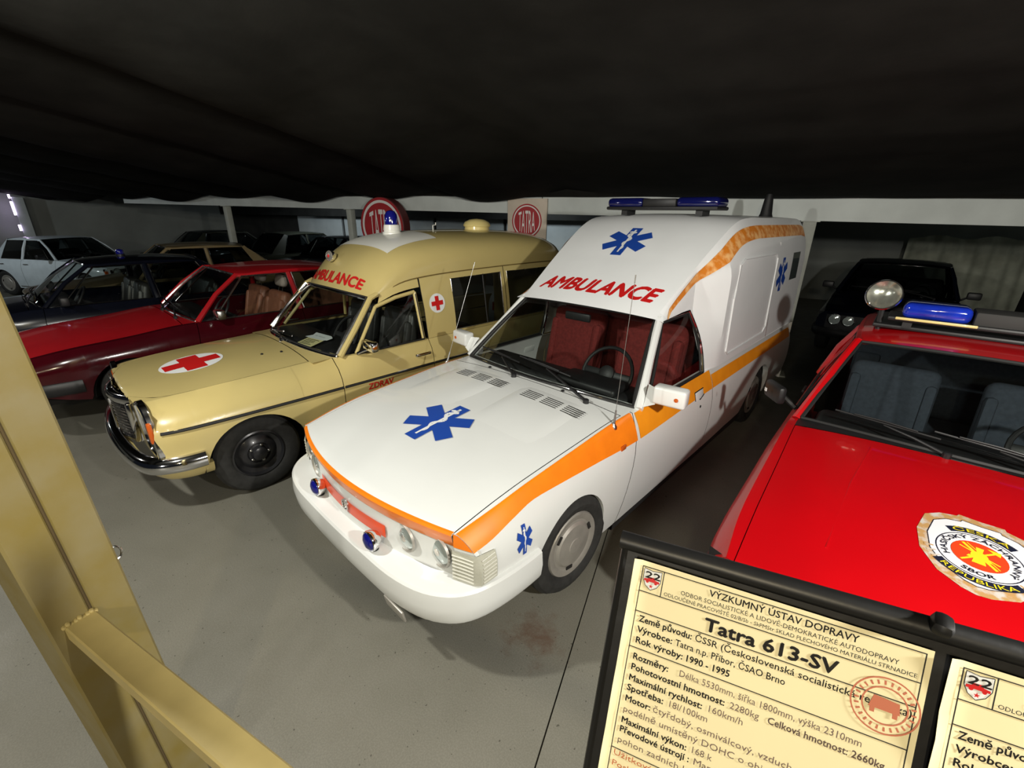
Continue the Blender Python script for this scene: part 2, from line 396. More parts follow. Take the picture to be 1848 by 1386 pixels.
# ------------------------------------------------------------------ vehicle building kit (car frame: nose at y=0, tail at +y, x to the viewer's right)
class Body:
    def __init__(s, st, nose=.12, fade=.55, p=2.4, q=2.4, low=2.0, xw=.8):
        ys = [r[0] for r in st]; s.s0 = ys[0]; s.s1 = ys[-1]
        s.zc, s.zs, s.xs, s.xm, s.zm, s.xb, s.zb = [pch(ys, [r[k] for r in st]) for k in range(1, 8)]
        s.nose, s.fade, s.p, s.q, s.low, s.xw = nose, fade, p, q, low, xw; s.arch = []; s.tail = .05
    def warp(s, x, y):
        t = (x/s.xw)**2
        return y+s.nose*t*max(0, 1-(y-s.s0)/s.fade)**1.0-s.tail*t*max(0, 1-(s.s1-y)/.4)
    def top(s, x, y):
        xs = s.xs(y); t = min(1.0, abs(x)/xs); return s.zs(y)+(s.zc(y)-s.zs(y))*(1-t**s.p)
    def P(s, x, y, dz=0.0): return V(x, s.warp(x, y), s.top(x, y)+dz)
    def side(s, y, z):
        zs, zm, xs, xm, xb, zb = s.zs(y), s.zm(y), s.xs(y), s.xm(y), s.xb(y), s.zb(y)
        if z >= zm: t = min(1.0, (z-zm)/max(1e-6, zs-zm)); return xm-(xm-xs)*t**s.q
        t = min(1.0, (zm-z)/max(1e-6, zm-zb)); return xm-(xm-xb)*t**s.low
    def S(s, y, z, sg=1, off=0.0):
        x = s.side(y, z); return V(sg*(x+off), s.warp(x, y), z)
    def zbot(s, y):
        z = s.zb(y)
        for yc, zc, r in s.arch:
            d = abs(y-yc)
            if d < r: z = max(z, zc+math.sqrt(r*r-d*d))
        return z
    def cols(s, y0, y1, step=.035):
        c = [y0+(y1-y0)*i/max(2, int((y1-y0)/step)) for i in range(max(2, int((y1-y0)/step))+1)]
        for yc, zc, r in s.arch:
            for k in range(1, 8):
                for g in (-1, 1):
                    y = yc+g*r*math.cos(k*math.pi/16*.9)
                    if y0 < y < y1: c.append(y)
            for g in (-1, 1):
                h = s.zb(yc)-zc
                if abs(h) < r:
                    y = yc+g*math.sqrt(r*r-h*h)
                    if y0 < y-1e-3 and y+1e-3 < y1: c += [y-1e-3, y+1e-3]
        return sorted(set(c))
    def panel(s, sg, y0, y1, sl0=0.0, sl1=0.0, xin=None, nz=9, lip=.05, ledge=.03):
        """side panel from the shoulder to the sill or wheel arch; sl: how far an end leans forward at the bottom; xin(y): inner edge on the top surface"""
        m = MB(); rows = []
        for yt in s.cols(y0, y1):
            f = (yt-y0)/(y1-y0); r = []
            if xin:
                a, b = xin(yt), s.xs(yt)
                for k in range(4):
                    x = lerp(a, b, k/4); q = s.P(x, yt)
                    if k == 0: r.append(V(sg*x, q.y, q.z-.025))
                    r.append(V(sg*x, q.y, q.z))
            else:
                q = s.S(yt, s.zs(yt), sg); r.append(V(q.x-sg*ledge, q.y, q.z+.004))
            for k in range(nz+1):
                fz = k/nz; y = yt+lerp(sl0, sl1, f)*fz
                z = lerp(s.zs(yt), s.zbot(yt), fz); q = s.S(y, z, sg); r.append(V(q.x, q.y+0, z))
            q = r[-1]; r.append(V(q.x-sg*lip, q.y, q.z+.004))
            rows.append(r)
        m.grid(rows, flip=(sg > 0)); return m
    def hood(s, y0, y1, xh, lip=.08, n=18, tuck=.02, gap=.0):
        m = MB(); rows = []; c = s.cols(y0, y1, .07)
        xsx = [-1+2*i/n for i in range(n+1)]
        def row(y, dz=0.0, dy=0.0): 
            return [V(xh(y)*t, s.warp(xh(y)*t, y)+dy, s.top(xh(y)*t, y)+dz) for t in xsx]
        if lip:
            rows += [row(y0, -lip, tuck), row(y0, -lip*.5, tuck*.25), row(y0, -.012, -.004)]
            rows.append(row(y0, -.003, .006))
            c = [y0+.02]+c[1:]
        for y in c:
            if y >= y0+.019 or not lip: rows.append(row(y))
        rows.append(row(y1, -.03))
        m.grid(rows); return m
def ribbon(m, pts_a, pts_b, flip=False):
    m.grid([[a, b] for a, b in zip(pts_a, pts_b)], flip=flip); return m
def patch(fn, nu=12, nv=12, flip=False):
    return MB().grid([[fn(i/nu, j/nv) for j in range(nv+1)] for i in range(nu+1)], flip=flip)
def qpoly(pts, k=4):
    """smooth a polyline (Catmull-Rom)"""
    P = [Vector(p) for p in pts]; out = []
    for i in range(len(P)-1):
        p0, p1, p2, p3 = P[max(i-1, 0)], P[i], P[i+1], P[min(i+2, len(P)-1)]
        for j in range(k):
            t = j/k; out.append(.5*((2*p1)+(p2-p0)*t+(2*p0-5*p1+4*p2-p3)*t*t+(3*p1-p0-3*p2+p3)*t**3))
    out.append(P[-1]); return out
def wheel(parent, x, y, r, w, rim_r, rim_mat, style='disc', steer=0.0, name='wheel'):
    sg = 1 if x > 0 else -1
    g = bpy.data.objects.new(name, None); COL.objects.link(g); g.parent = parent; g.location = (x, y, r); g.rotation_euler = (0, 0, steer); g.empty_display_size = .05
    R = rim_r; h = w/2
    t = MB().lathe([(R, -h*.75), (R+.02, -h*.92), (r-.06, -h), (r-.02, -h*.86), (r, -h*.6), (r, h*.6), (r-.02, h*.86), (r-.06, h), (R+.02, h*.92), (R, h*.75), (R-.015, h*.4)], (0, 0, 0), (sg, 0, 0), 40)
    obj('tyre', t, RUBBER, g, smooth=30)
    if style == 'cap':      # pressed hub cap with a raised plate and a dished edge
        c = MB().lathe([(R+.004, h*.72), (R-.004, h*.88), (R-.03, h*.86), (R-.045, h*.78), (R-.06, h*.80), (R-.075, h*.92), (.05, h*.99), (.045, h*1.02), (0.001, h*1.03)], (0, 0, 0), (sg, 0, 0), 40)
        obj('hub_cap', c, rim_mat, g, smooth=25)
        for a in range(3):
            th = a*2.09+.4; d = V(0, math.cos(th), math.sin(th)); k = MB().box(tuple(d*(R-.05)+V(sg*h*.84, 0, 0)), (.006, .05, .02), Matrix.Rotation(th+math.pi/2, 3, 'X'))
            obj('slot', k, DARK, g, smooth=0)
    else:
        c = MB().lathe([(R+.004, h*.78), (R-.008, h*.84), (R-.02, h*.5), (R-.05, h*.30), (R-.085, h*.55), (.085, h*.62), (.075, h*.5), (.06, h*.55), (.05, h*.95), (.03, h*1.05), (.001, h*1.06)], (0, 0, 0), (sg, 0, 0), 40)
        obj('rim', c, rim_mat, g, smooth=25)
        nuts = MB()
        for a in range(5):
            th = a*1.2566; nuts.lathe([(.011, 0), (.011, .015), (.006, .02)], (sg*h*.58, .068*math.cos(th), .068*math.sin(th)), (sg, 0, 0), 8, cap1=True)
        obj('wheel_nut', nuts, DULLCHROME, g, kind='stuff')
    return g
def seat(parent, x, y, z, m, w=.5, hb=.62, rec=.22, headrest=None, hm=None, name='seat'):
    g = bpy.data.objects.new(name, None); COL.objects.link(g); g.parent = parent; g.location = (x, y, z)
    obj('cushion', MB().rbox((0, 0, 0), (w, .52, .18), .06, 3), m, g)
    R = Matrix.Rotation(-rec, 3, 'X')
    bk = MB().rbox((0, .30+hb*.5*math.sin(rec), .05+hb*.5), (w, .15, hb), .06, 3, R)
    for k in (-1, 1): bk.rbox((k*w*.42, .30+hb*.45*math.sin(rec)-.05, .05+hb*.45), (w*.14, .10, hb*.8), .035, 2, R)
    obj('backrest', bk, m, g)
    if headrest:
        obj('headrest', MB().rbox((0, .30+(hb+.14)*math.sin(rec), .05+hb+.13), (.26, .10, .17), .045, 3, R), hm or m, g)
        st = MB()
        for k in (-1, 1): st.tube([(k*.06, .30+hb*math.sin(rec)-.01, .05+hb-.04), (k*.06, .30+(hb+.12)*math.sin(rec), .05+hb+.1)], .006, 6)
        obj('headrest_post', st, CHROME, g)
    return g
def steering(parent, c, tilt, r=.2, m=None):
    g = bpy.data.objects.new('steering_wheel', None); COL.objects.link(g); g.parent = parent; g.location = c; g.rotation_euler = (tilt, 0, 0)
    n = 28; ring = MB(); rr = [[V((r+.014*math.cos(b))*math.cos(a), (r+.014*math.cos(b))*math.sin(a), .014*math.sin(b)) for b in [2*math.pi*j/8 for j in range(8)]] for a in [2*math.pi*i/n for i in range(n)]]
    ring.grid(rr, close_u=True, close_v=True); obj('ring', ring, m or BLACK, g)
    sp = MB().rbox((0, 0, -.01), (2*r-.01, .05, .02), .009).rbox((0, -r*.5, -.012), (.045, r, .018), .008).lathe([(.06, -.03), (.06, .012), (.04, .02), (.001, .02)], (0, 0, 0), (0, 0, 1), 16)
    obj('spoke', sp, m or BLACK, g); obj('column', MB().tube([(0, 0, -.02), (0, 0, -.3)], .03), m or BLACK, g)
    return g
def wiper(parent, base, tip, blade_mid, blade_len, bdir, m=None):
    g = bpy.data.objects.new('wiper', None); COL.objects.link(g); g.parent = parent
    b, t = Vector(base), Vector(tip); mid = (b+t)/2+V(0, -.012, .014)
    obj('arm', MB().tube([b+V(0,0,.008), mid, t], [.011, .008, .005], 8).lathe([(.02, -.01), (.02, .018), (.012, .024)], tuple(b), (0, 0, 1), 10, cap1=True), m or BLACK, g)
    d = Vector(bdir).normalized(); c = Vector(blade_mid)
    obj('blade', MB().tube([c-d*blade_len/2, c, c+d*blade_len/2], .006, 6).tube([c-d*blade_len*.3+V(0,-.008,.01), c+V(0,-.012,.016), c+d*blade_len*.3+V(0,-.008,.01)], .005, 6), m or BLACK, g)
def star_of_life(L=1.0, w=.23):
    P = []
    for k in range(6):
        a = math.radians(90+60*k); ux, uy = math.cos(a), math.sin(a)
        P += [(ux*L+uy*w, uy*L-ux*w), (ux*L-uy*w, uy*L+ux*w)]
        b = a+math.radians(30); P.append((math.cos(b)*2*w*1.0, math.sin(b)*2*w*1.0))
    return P
def staff_polys(L=1.0):
    """rod with a snake wound round it"""
    out = [[(-.035, -.80*L), (.035, -.80*L), (.045, .84*L), (-.045, .84*L)]]
    n = 26; pts = []
    for i in range(n+1):
        t = i/n; y = lerp(-.62, .66, t)*L; amp = lerp(.06, .15, t); pts.append((amp*math.sin(t*math.pi*4.2+.3), y, lerp(.02, .055, min(1, t*1.6))))
    for i in range(n):
        (x0, y0, w0), (x1, y1, w1) = pts[i], pts[i+1]; dx, dy = x1-x0, y1-y0; l = math.hypot(dx, dy); nx, ny = -dy/l, dx/l
        out.append([(x0-nx*w0, y0-ny*w0), (x1-nx*w1, y1-ny*w1), (x1+nx*w1, y1+ny*w1), (x0+nx*w0, y0+ny*w0)])
    out.append([(.02, .62*L), (-.17, .60*L), (-.20, .66*L), (-.13, .72*L), (.02, .72*L)])
    return out
def star_decal(parent, fn, size, step=.03, name='star_emblem'):
    """blue six-armed star with white rod and snake; fn(a,b,off)"""
    o = obj(name, MB().flat([star_of_life(size, size*.235)], lambda a, b: fn(a, b, .0015), step), BLUEPRINT, parent)
    obj('rod_and_snake', MB().flat([[(x*size, y*size) for x, y in p] for p in staff_polys()], lambda a, b: fn(a, b, .003), step), WPRINT, o)
    return o
def circle(r, n=40, cx=0, cy=0, sx=1.0): return [(cx+r*sx*math.cos(2*math.pi*i/n), cy+r*math.sin(2*math.pi*i/n)) for i in range(n)]
def cross_poly(L, w): return [(-w,-L),(w,-L),(w,-w),(L,-w),(L,w),(w,w),(w,L),(-w,L),(-w,w),(-L,w),(-L,-w),(-w,-w)]
def ring_polys(r0, r1, n=48, cx=0, cy=0):
    out = []
    for i in range(n):
        a, b = 2*math.pi*i/n, 2*math.pi*(i+1)/n
        out.append([(cx+r0*math.cos(a), cy+r0*math.sin(a)), (cx+r1*math.cos(a), cy+r1*math.sin(a)), (cx+r1*math.cos(b), cy+r1*math.sin(b)), (cx+r0*math.cos(b), cy+r0*math.sin(b))])
    return out
def text_bm(s, size, bold=0.0, align='LEFT', shear=0.0, space=1.0, res=3):
    c = bpy.data.curves.new('lettering', 'FONT'); c.body = s; c.size = size; c.align_x = align; c.shear = shear; c.space_character = space; c.offset = bold; c.resolution_u = res;
    o = bpy.data.objects.new('lettering', c); COL.objects.link(o)
    me = bpy.data.meshes.new_from_object(o.evaluated_get(bpy.context.evaluated_depsgraph_get())); bm = bmesh.new(); bm.from_mesh(me)
    bpy.data.objects.remove(o); bpy.data.curves.remove(c); bpy.data.meshes.remove(me)
    return bm
def text_to(mb, s, size, fn, bold=0.0, align='LEFT', shear=0.0, space=1.0, step=None, fit=None, origin=(0, 0), res=3):
    """lettering as flat print draped through fn(a,b); fit = wanted width"""
    base = text_bm(s, size, 0.0, align, shear, space, res)
    if not base.verts: base.free(); return
    for dx, dy in (((-bold, -bold*.4), (bold, bold*.4), (0, bold), (0, -bold)) if bold > 0 else ((0, 0),)):      # bold = overprinted
        bm = base.copy()
        if fit:
            lo = min(v.co.x for v in bm.verts); hi = max(v.co.x for v in bm.verts); k = fit/(hi-lo)
            for v in bm.verts: v.co.x *= k
        for v in bm.verts: v.co = Vector((v.co.x+origin[0]+dx, v.co.y+origin[1]+dy, 0))
        cut_bm(bm, step)
        for v in bm.verts: v.co = Vector(fn(v.co.x, v.co.y))
        mb.add_bm(bm)

# ------------------------------------------------------------------ the tall white ambulance
def build_white_ambulance():
    T = thing('ambulance', 'tall white box-bodied ambulance with orange stripes and blue star on the hood', 'ambulance', (0, 0, 0), 0)
    b = Body([(-.05, .822, .800, .775, .868, .62, .855, .42),
              (.30, .880, .850, .800, .893, .62, .86, .34),
              (.88, .945, .908, .812, .902, .60, .86, .26),
              (1.40, .985, .946, .818, .904, .60, .865, .22),
              (2.7, .99, .953, .828, .905, .60, .865, .22),
              (5.2, .99, .953, .833, .905, .60, .86, .28)], nose=.16, fade=.55, q=2.6)
    b.tail = .0
    b.arch = [(.92, .31, .372), (4.15, .31, .36)]
    xh = lambda y: lerp(.748, .786, max(0, min(1, (y+.05)/1.45)))
    # body panels
    for sg in (-1, 1):
        m = b.panel(sg, -.05, 1.50, 0, -.16, xin=lambda y: xh(y)+.005)
        fr = [p for p in b_first(b, sg, xh)]
        m.grid(fr, flip=(sg > 0)); obj('fender', m, WHITE, T)
        d = b.panel(sg, 1.507, 2.73, -.16, 0); dr = obj('door', d, WHITE, T)
        # flush door handle, keyhole
        y0, z0 = 2.46, .815
        q = MB(); 
        for a, bb, c in ((0, .0, .004),): q.rbox((0, 0, 0), (.012, .155, .062), .004)
        h = obj('door_handle', MB().merge(q, lambda x, y, z: (sg*(b.side(y0+y, z0+z)+x), y0+y, z0+z)), WHITE, dr)
        obj('handle_gap', MB().tube([b.S(y0-.08, z0+.034, sg, .004), b.S(y0+.08, z0+.036, sg, .004)], .004).tube([b.S(y0-.08, z0+.034, sg, .004), b.S(y0-.08, z0-.03, sg, .004)], .003).tube([b.S(y0+.0, z0-.036, sg, .006), b.S(y0+.08, z0-.012, sg, .006)], .004), GAP, h)
        obj('keyhole', MB().lathe([(.011, 0), (.011, .004), (.001, .004)], b.S(y0+.02, z0-.10, sg, 0), (sg, 0, 0), 10), GAP, dr)
        obj('rear_side_panel', b.panel(sg, 2.737, 5.2), WHITE, T)
        obj('sill', MB().grid([[V(sg*.866, y, .235), V(sg*.862, y, .17), V(sg*.80, y, .15)] for y in (1.32, 2.5, 3.76)]), DARK, T)
        ma = obj('side_marker', MB().rbox(tuple(b.S(1.31, .80, sg, .004)), (.012, .055, .032), .005), AMBER, T)
        # stripe along the flank, from the shoulder down
        zl = pch([-.05, .05, .3, .56, 1.0, 1.56, 2.5, 5.2], [.728, .74, .787, .818, .808, .785, .797, .80])
        def stripe(y0, y1, par, mt, top=None):
            m = MB(); rows = []; n = max(3, int((y1-y0)/.05))
            for i in range(n+1):
                y = lerp(y0, y1, i/n); r = []
                if top is None:
                    for x in (b.xs(y)-.012, b.xs(y)-.003): q = b.P(x, y, .0025); r.append(V(sg*q.x, q.y, q.z))
                zt = b.zs(y) if top is None else top(y)
                for k in range(7):
                    z = lerp(zt, zl(y), k/6); r.append(b.S(y, z, sg, .0022))
                rows.append(r)
            m.grid(rows, flip=(sg > 0)); return obj('orange_stripe', m, mt, par)
        stripe(-.05, 1.485, T, ORANGE); stripe(1.52, 2.728, dr, AMBER_STRIPE, top=lambda y: b.zs(y)-.004); stripe(2.739, 5.15, T, AMBER_STRIPE, top=lambda y: .905)
        # wheel housings
        for yc, zc, r in b.arch:
            rows = [[V(sg*x, yc-(r+.01)*math.cos(a), zc+(r+.01)*math.sin(a)) for x in (.86, .55)] for a in [math.pi*k/14 for k in range(0, 15)]]
            w = MB().grid(rows); w.f.append([len(w.v)-2*i-1 for i in range(len(rows))]); obj('wheel_housing', w, DARK, T)
        star_decal(T, lambda a, c, o, sg=sg: b.S(.355+sg*a*1.0 if sg > 0 else .355-a, .663+c, sg, .002+o), .082, .03, 'fender_star')
    # orange corner of the fenders and the hood lip
    obj('hood', b.hood(-.05, 1.405, xh, lip=.085), WHITE, T)
    n = 26; rows = []
    for dz, dy in ((.0015, .012), (.001, -.002), (-.010, -.0085), (-.045, -.0005), (-.083, .015)):
        rows.append([V(xh(-.05)*t, b.warp(xh(-.05)*t, -.05)+dy, b.top(xh(-.05)*t, -.05)+dz) for t in [-1+2*i/n for i in range(n+1)]])
    obj('orange_stripe', MB().grid(rows[::-1]), ORANGE, T)
    for sg in (-1, 1):
        f = b_first(b, sg, xh); m = MB(); r2 = []
        for col in f:
            pts = [V(p.x, p.y-.004, p.z+.001) for p in col if p.z > .725]; r2.append(pts)
        k = min(len(r) for r in r2); m.grid([r[:k] for r in r2], flip=(sg > 0)); obj('orange_stripe', m, ORANGE, T)
    # scuttle between hood and windscreen, louvres and raised panel on the hood
    wsy = lambda x: 1.455+.12*(x/.775)**2
    rows = []
    for i in range(25):
        x = lerp(-.80, .80, i/24); y1 = wsy(x)+.05; rows.append([b.P(x, lerp(1.412, y1, k/4)) for k in range(5)])
    obj('scuttle', MB().grid(rows), WHITE, T)
    hood_fn = lambda x0, y0: (lambda a, c, o=0: b.P(x0+a, y0+c, .002+o))
    m = MB()
    for sg in (-1, 1):      # low raised blister carrying the louvres
        pts = [(sg*.10, .74), (sg*.62, .74), (sg*.60, 1.33), (sg*.08, 1.33)]
        blist = []
        for i in range(13):
            r = []
            for j in range(9):
                u, v = i/12, j/8; x = lerp(lerp(pts[0][0], pts[1][0], u), lerp(pts[3][0], pts[2][0], u), v); y = lerp(.74, 1.33, v)
                e = min(1, 4*min(u, 1-u)*2.2)*min(1, (1-v)*7)*min(1, v*2.2); r.append(b.P(x, y, -.001+.010*e))
            blist.append(r)
        m.grid(blist, flip=sg < 0)
    obj('hood_blister', m, WHITE, T)
    for sg in (-1, 1):
        for g in range(3):
            xc = .16+.17*g if sg > 0 else -.50+.17*g
            for k in range(5):
                y = 1.165+.021*k
                obj('louvre', MB().face(*[b.P(xc+dx, y+dy, .0115) for dx, dy in ((0, 0), (.135, 0), (.135, .008), (0, .008))]), GAP, T, smooth=0)
    star_decal(T, lambda a, c, o: hood_fn(.005, .60)(a, c, o+.001), .215, .03, 'hood_star')
    for x in (-.39, .33): obj('washer_jet', MB().lathe([(.012, 0), (.012, .008), (.006, .012)], tuple(b.P(x, 1.42)), (0, 0, 1), 10, cap1=True), BLACK, T)
    # front panel, lamps
    fy = lambda x: b.warp(x, -.05)+.018
    m = MB(); m.grid([[V(x, fy(x), .735), V(x, fy(x)+.004, .62), V(x, fy(x)-.01, .50)] for x in [lerp(-.862, .862, i/30) for i in range(31)]], flip=True); fp = obj('front_panel', m, WHITE, T)
    m = MB(); m.grid([[V(x, fy(x)-.004, .672), V(x, fy(x)-.005, .60)] for x in [lerp(-.34, .34, i/12) for i in range(13)]], flip=True); obj('orange_panel', m, mat('red_orange_panel', (.80, .085, .02), .4, coat=.3), fp)
    obj('emblem', MB().lathe([(.034, 0), (.034, .010), (.026, .010), (.025, .005), (.001, .005)], (0, fy(0)-.004, .642), (0, -1, 0), 24), DULLCHROME, T)
    for sg in (-1, 1):
        for x, r in ((.655, .072), (.465, .066)):
            c = V(sg*x, fy(x)+.004, .655)
            hl = obj('headlamp', MB().lathe([(r+.012, -.002), (r+.008, .009), (r+.003, .008), (r, .000), (r-.006, -.012)], tuple(c), (0, -1, 0), 28), ALU, T)
            obj('lens', MB().lathe([(r-.002, -.002), (r*.8, .006), (r*.4, .011), (.001, .012)], tuple(c), (0, -1, 0), 28), LAMPGLASS, hl)
            obj('bulb', MB().lathe([(r*.28, .009), (r*.25, .013), (.001, .0135)], tuple(c), (0, -1, 0), 16), SILVERLAMP, hl)
        # corner lamp wrapping round to the flank
        rows = []
        for x in (.752, .78, .82, .858): rows.append([V(sg*x, fy(x)-.030, z) for z in (.722, .66, .61, .556)])
        for y in (-.045, .0, .05, .085): rows.append([b.S(y, z, sg, .010) for z in (.716-.03*(y+.03), .66, .61, .556+.10*max(0, y))])
        m = MB().grid(rows, flip=sg < 0); il = obj('corner_lamp', m, LENS, T)
        rbm = mat('lens_rib_%d' % sg, (.62, .62, .55), .2, coat=.6)
        for z in (.58, .60, .62, .64, .66, .68, .70):
            obj('rib', MB().tube([V(sg*.757, fy(.742)-.031, z), V(sg*.82, fy(.82)-.031, z-.008), V(sg*.85, fy(.852)-.031, z-.012)], .004, 5), rbm, il)
            obj('rib', MB().tube([b.S(-.03, z-.012, sg, .011), b.S(.075, z, sg, .011)], .004, 5), rbm, il)
    # bumper: deep white moulding with a flat top shelf
    half = [(0, -.118), (.3, -.113), (.5, -.103), (.66, -.07), (.77, -.015), (.845, .06), (.888, .16), (.91, .29), (.918, .42), (.918, .515)]
    path = [(-x, y) for x, y in half[::-1]]+half[1:]
    path = [tuple(p) for p in qpoly([(x, y, 0) for x, y in path], 3)]
    bp = MB().sweep([(p[0], p[1]) for p in path], [(-.13, .554), (-.022, .551), (-.008, .547), (.002, .536), (.008, .46), (.000, .392), (-.012, .366), (-.04, .350), (-.13, .348)])
    obj('bumper', bp, WHITE, T, smooth=24)
    obj('plate_bracket', MB().rbox((.50, -.085, .32), (.16, .012, .07), .004, rot=Matrix.Rotation(.2, 3, 'X')), ALU, T)
    obj('lower_valance', MB().rbox((0, .05, .30), (1.3, .10, .10), .03), DARK, T)
    for x, y in ((.318, -.082), (-.318, -.06)):
        f = obj('auxiliary_lamp', MB().lathe([(.012, -.055), (.034, -.045), (.050, -.018), (.054, .0), (.052, .008), (.048, .010)], (x, y, .612), (0, -1, 0), 24), CHROME, T)
        obj('blue_lens', MB().lathe([(.050, .006), (.042, .018), (.022, .027), (.001, .030)], (x, y, .612), (0, -1, 0), 24), BLUE, f)
        obj('foot', MB().lathe([(.022, 0), (.02, .015), (.010, .03)], (x, y+.02, .547), (0, 0, 1), 12), BLACK, f)
    # windscreen
    def ws(u, v):
        xb = u*.785; xt = u*.612; p = V(xb, wsy(xb)-.005, b.top(min(.79, abs(xb)), wsy(xb))+.004); q = V(xt, 2.05+.06*u*u, 1.452-.022*u*u)
        r = p.lerp(q, v); k = .022*math.sin(math.pi*v)*(1-.5*u*u); return r+V(0, -.62*k, .78*k)
    obj('windscreen', patch(lambda s, t: ws(2*s-1, t), 20, 10), GLASS, T)
    per = [ws(-1+2*i/20, 0) for i in range(21)]+[ws(1, i/10) for i in range(1, 11)]+[ws(1-2*i/20, 1) for i in range(1, 21)]+[ws(-1, 1-i/10) for i in range(1, 11)]
    obj('windscreen_seal', MB().tube(per, .017, 8), SEAL, T)
    obj('seal_trim', MB().tube([p+V(0, -.012, .008) for p in per[1:20]], .0045, 6), CHROME, T)
    for sg in (-1, 1):
        obj('pillar', MB().tube([V(sg*.815, 1.585, .945), V(sg*.80, 1.63, .985), V(sg*.72, 1.86, 1.20), V(sg*.640, 2.11, 1.435)], [.032, .034, .030, .028], 10), WHITE, T)
        def dg(u, v):
            p = V(.832, lerp(1.66, 2.60, u), .957); q = V(lerp(.650, .690, u), lerp(2.13, 2.47, u), lerp(1.415, 1.445, u)); r = p.lerp(q, v)
            return V(sg*(r.x+.012*math.sin(math.pi*v)), r.y+.055*math.sin(math.pi*v*.9)*u, r.z)
        obj('door_window', patch(dg, 10, 10, flip=sg < 0), TINT if sg < 0 else GLASS, T)
        obj('window_trim', MB().tube([dg(1, i/10) for i in range(11)]+[dg(1-i/8, 1) for i in range(1, 9)], .014, 8), CHROME, T)
        obj('window_seal', MB().tube([dg(0, 1-i/10) for i in range(11)]+[dg(i/10, 0) for i in range(1, 11)], .012, 8), SEAL, T)
        obj('inner_seal', MB().tube([dg(.955, .03+.94*i/10) for i in range(11)]+[dg(.955-.9*i/8, .965) for i in range(1, 9)], .009, 6), SEAL, T)
        # door mirror
        mr = obj('door_mirror', MB().rbox((sg*.985, 1.66, 1.065), (.205, .10, .118), .018, 3, Matrix.Rotation(sg*.12, 3, 'Z')), WHITE, T)
        obj('mirror_foot', MB().grid([[V(sg*.84, 1.60, .965), V(sg*.815, 1.70, 1.09), V(sg*.84, 1.74, .965)], [V(sg*.91, 1.615, 1.00), V(sg*.91, 1.65, 1.09), V(sg*.91, 1.68, 1.01)]], close_u=True), WHITE, mr)
        obj('mirror_glass', MB().rbox((sg*.99, 1.713, 1.065), (.17, .004, .085), .001, 1, Matrix.Rotation(sg*.12, 3, 'Z')), CHROME, mr)
        obj('mirror_lamp', MB().lathe([(.013, 0), (.013, .004), (.001, .005)], (sg*1.04, 1.616, 1.065), (0, -1, 0), 14), AMBER, mr)
    wiper(T, b.P(-.10, 1.385, .004), ws(-.50, .12), ws(-.52, .14)+V(0, -.02, .01), .50, ws(.1, .03)-ws(-.9, .10))
    wiper(T, b.P(.545, 1.385, .004), ws(.12, .14), ws(.10, .16)+V(0, -.02, .01), .50, ws(.6, .03)-ws(-.5, .13))
    for x, y, tip in ((.818, 1.285, V(.815, 1.36, 1.815)), (-.83, 1.335, V(-.815, 1.66, 1.74))):
        base = V(x, y, .925); an = obj('antenna', MB().tube([base, base+(tip-base)*.12], [.009, .005], 8).tube([base+(tip-base)*.1, base+(tip-base)*.95], .0016, 6).tube([base+(tip-base)*.95, tip], .0032, 6), AERIAL, T)
        obj('antenna_foot', MB().lathe([(.022, -.01), (.02, .006), (.010, .02), (.008, .03)], tuple(base), (0, 0, 1), 12), DULLCHROME, an)
    # the high body: sloping forehead and box
    zr = pch([2.06, 2.3, 2.6, 2.85, 3.0, 3.12, 3.25, 3.5, 5.0, 5.2], [1.432, 1.592, 1.785, 1.935, 2.015, 2.065, 2.098, 2.115, 2.112, 2.085])
    xe = pch([2.06, 2.5, 3.1, 5.2], [.632, .672, .715, .735])
    zl = pch([2.06, 2.30, 2.47, 2.50, 2.53, 2.56, 2.585, 2.61, 5.2], [1.43, 1.442, 1.452, 1.40, 1.28, 1.14, 1.02, .955, .955])
    def sidex(y, z):
        top = zr(y)-.012
        cab = lerp(.836, .690, (z-.95)/.49) if z <= 1.44 else lerp(.690, xe(y), min(1, (z-1.44)/max(.03, top-1.44)))
        t = max(0, min(1, (z-1.62)/max(.01, top-1.62))); box = .858-.012*(z-.95)-(.858-.012*.9-xe(y))*t**2.6
        k = max(0, min(1, (y-2.56)/.27)); return lerp(cab, box, k)
    def bow(x, y): return y-.055*(1-(x/.63)**2)*max(0, 1-(y-2.06)/.5) if abs(x) < .63 else y
    def capz(x, y): return zr(y)+.028*(1-min(1, abs(x)/xe(y))**2.2)
    ycols = [2.06, 2.12, 2.2, 2.3, 2.4, 2.47, 2.50, 2.53, 2.56, 2.585, 2.61, 2.66, 2.72, 2.78, 2.83, 2.9, 2.96, 3.02, 3.07, 3.12, 3.18, 3.25, 3.35, 3.5, 3.8, 4.2, 4.6, 5.0, 5.1, 5.2]
    rows = []; NT, NS = 8, 16
    for y in ycols:
        r = []
        for i in range(NT+1):
            x = xe(y)*.985*(i/NT); r.append(V(x, bow(x, y), capz(x, y)))
        for i in range(1, NS+1):
            f = i/NS; z = lerp(zr(y)-.012, zl(y), f**1.25); r.append(V(sidex(y, z), y, z))
        rows.append(r)
    m = MB().grid(rows, flip=True); m.f.append([len(rows[0])*(len(rows)-1)+i for i in range(len(rows[0]))]+[m.pt((0, 5.2, .955))])
    m.mirror(); BX = obj('box_body', m, BOXWHITE, T, smooth=17)
    side = lambda y, z, sg=1, o=0.0: V(sg*(sidex(y, z)+o), y, z)
    def cap(a, c, o=0.0):      # decal frame on the forehead: a across, c along the slope from the windscreen
        y = 2.06+c*.834; q = V(a, bow(a, y), capz(a, y)); return q+V(0, -.55, .835)*(o+.0015)
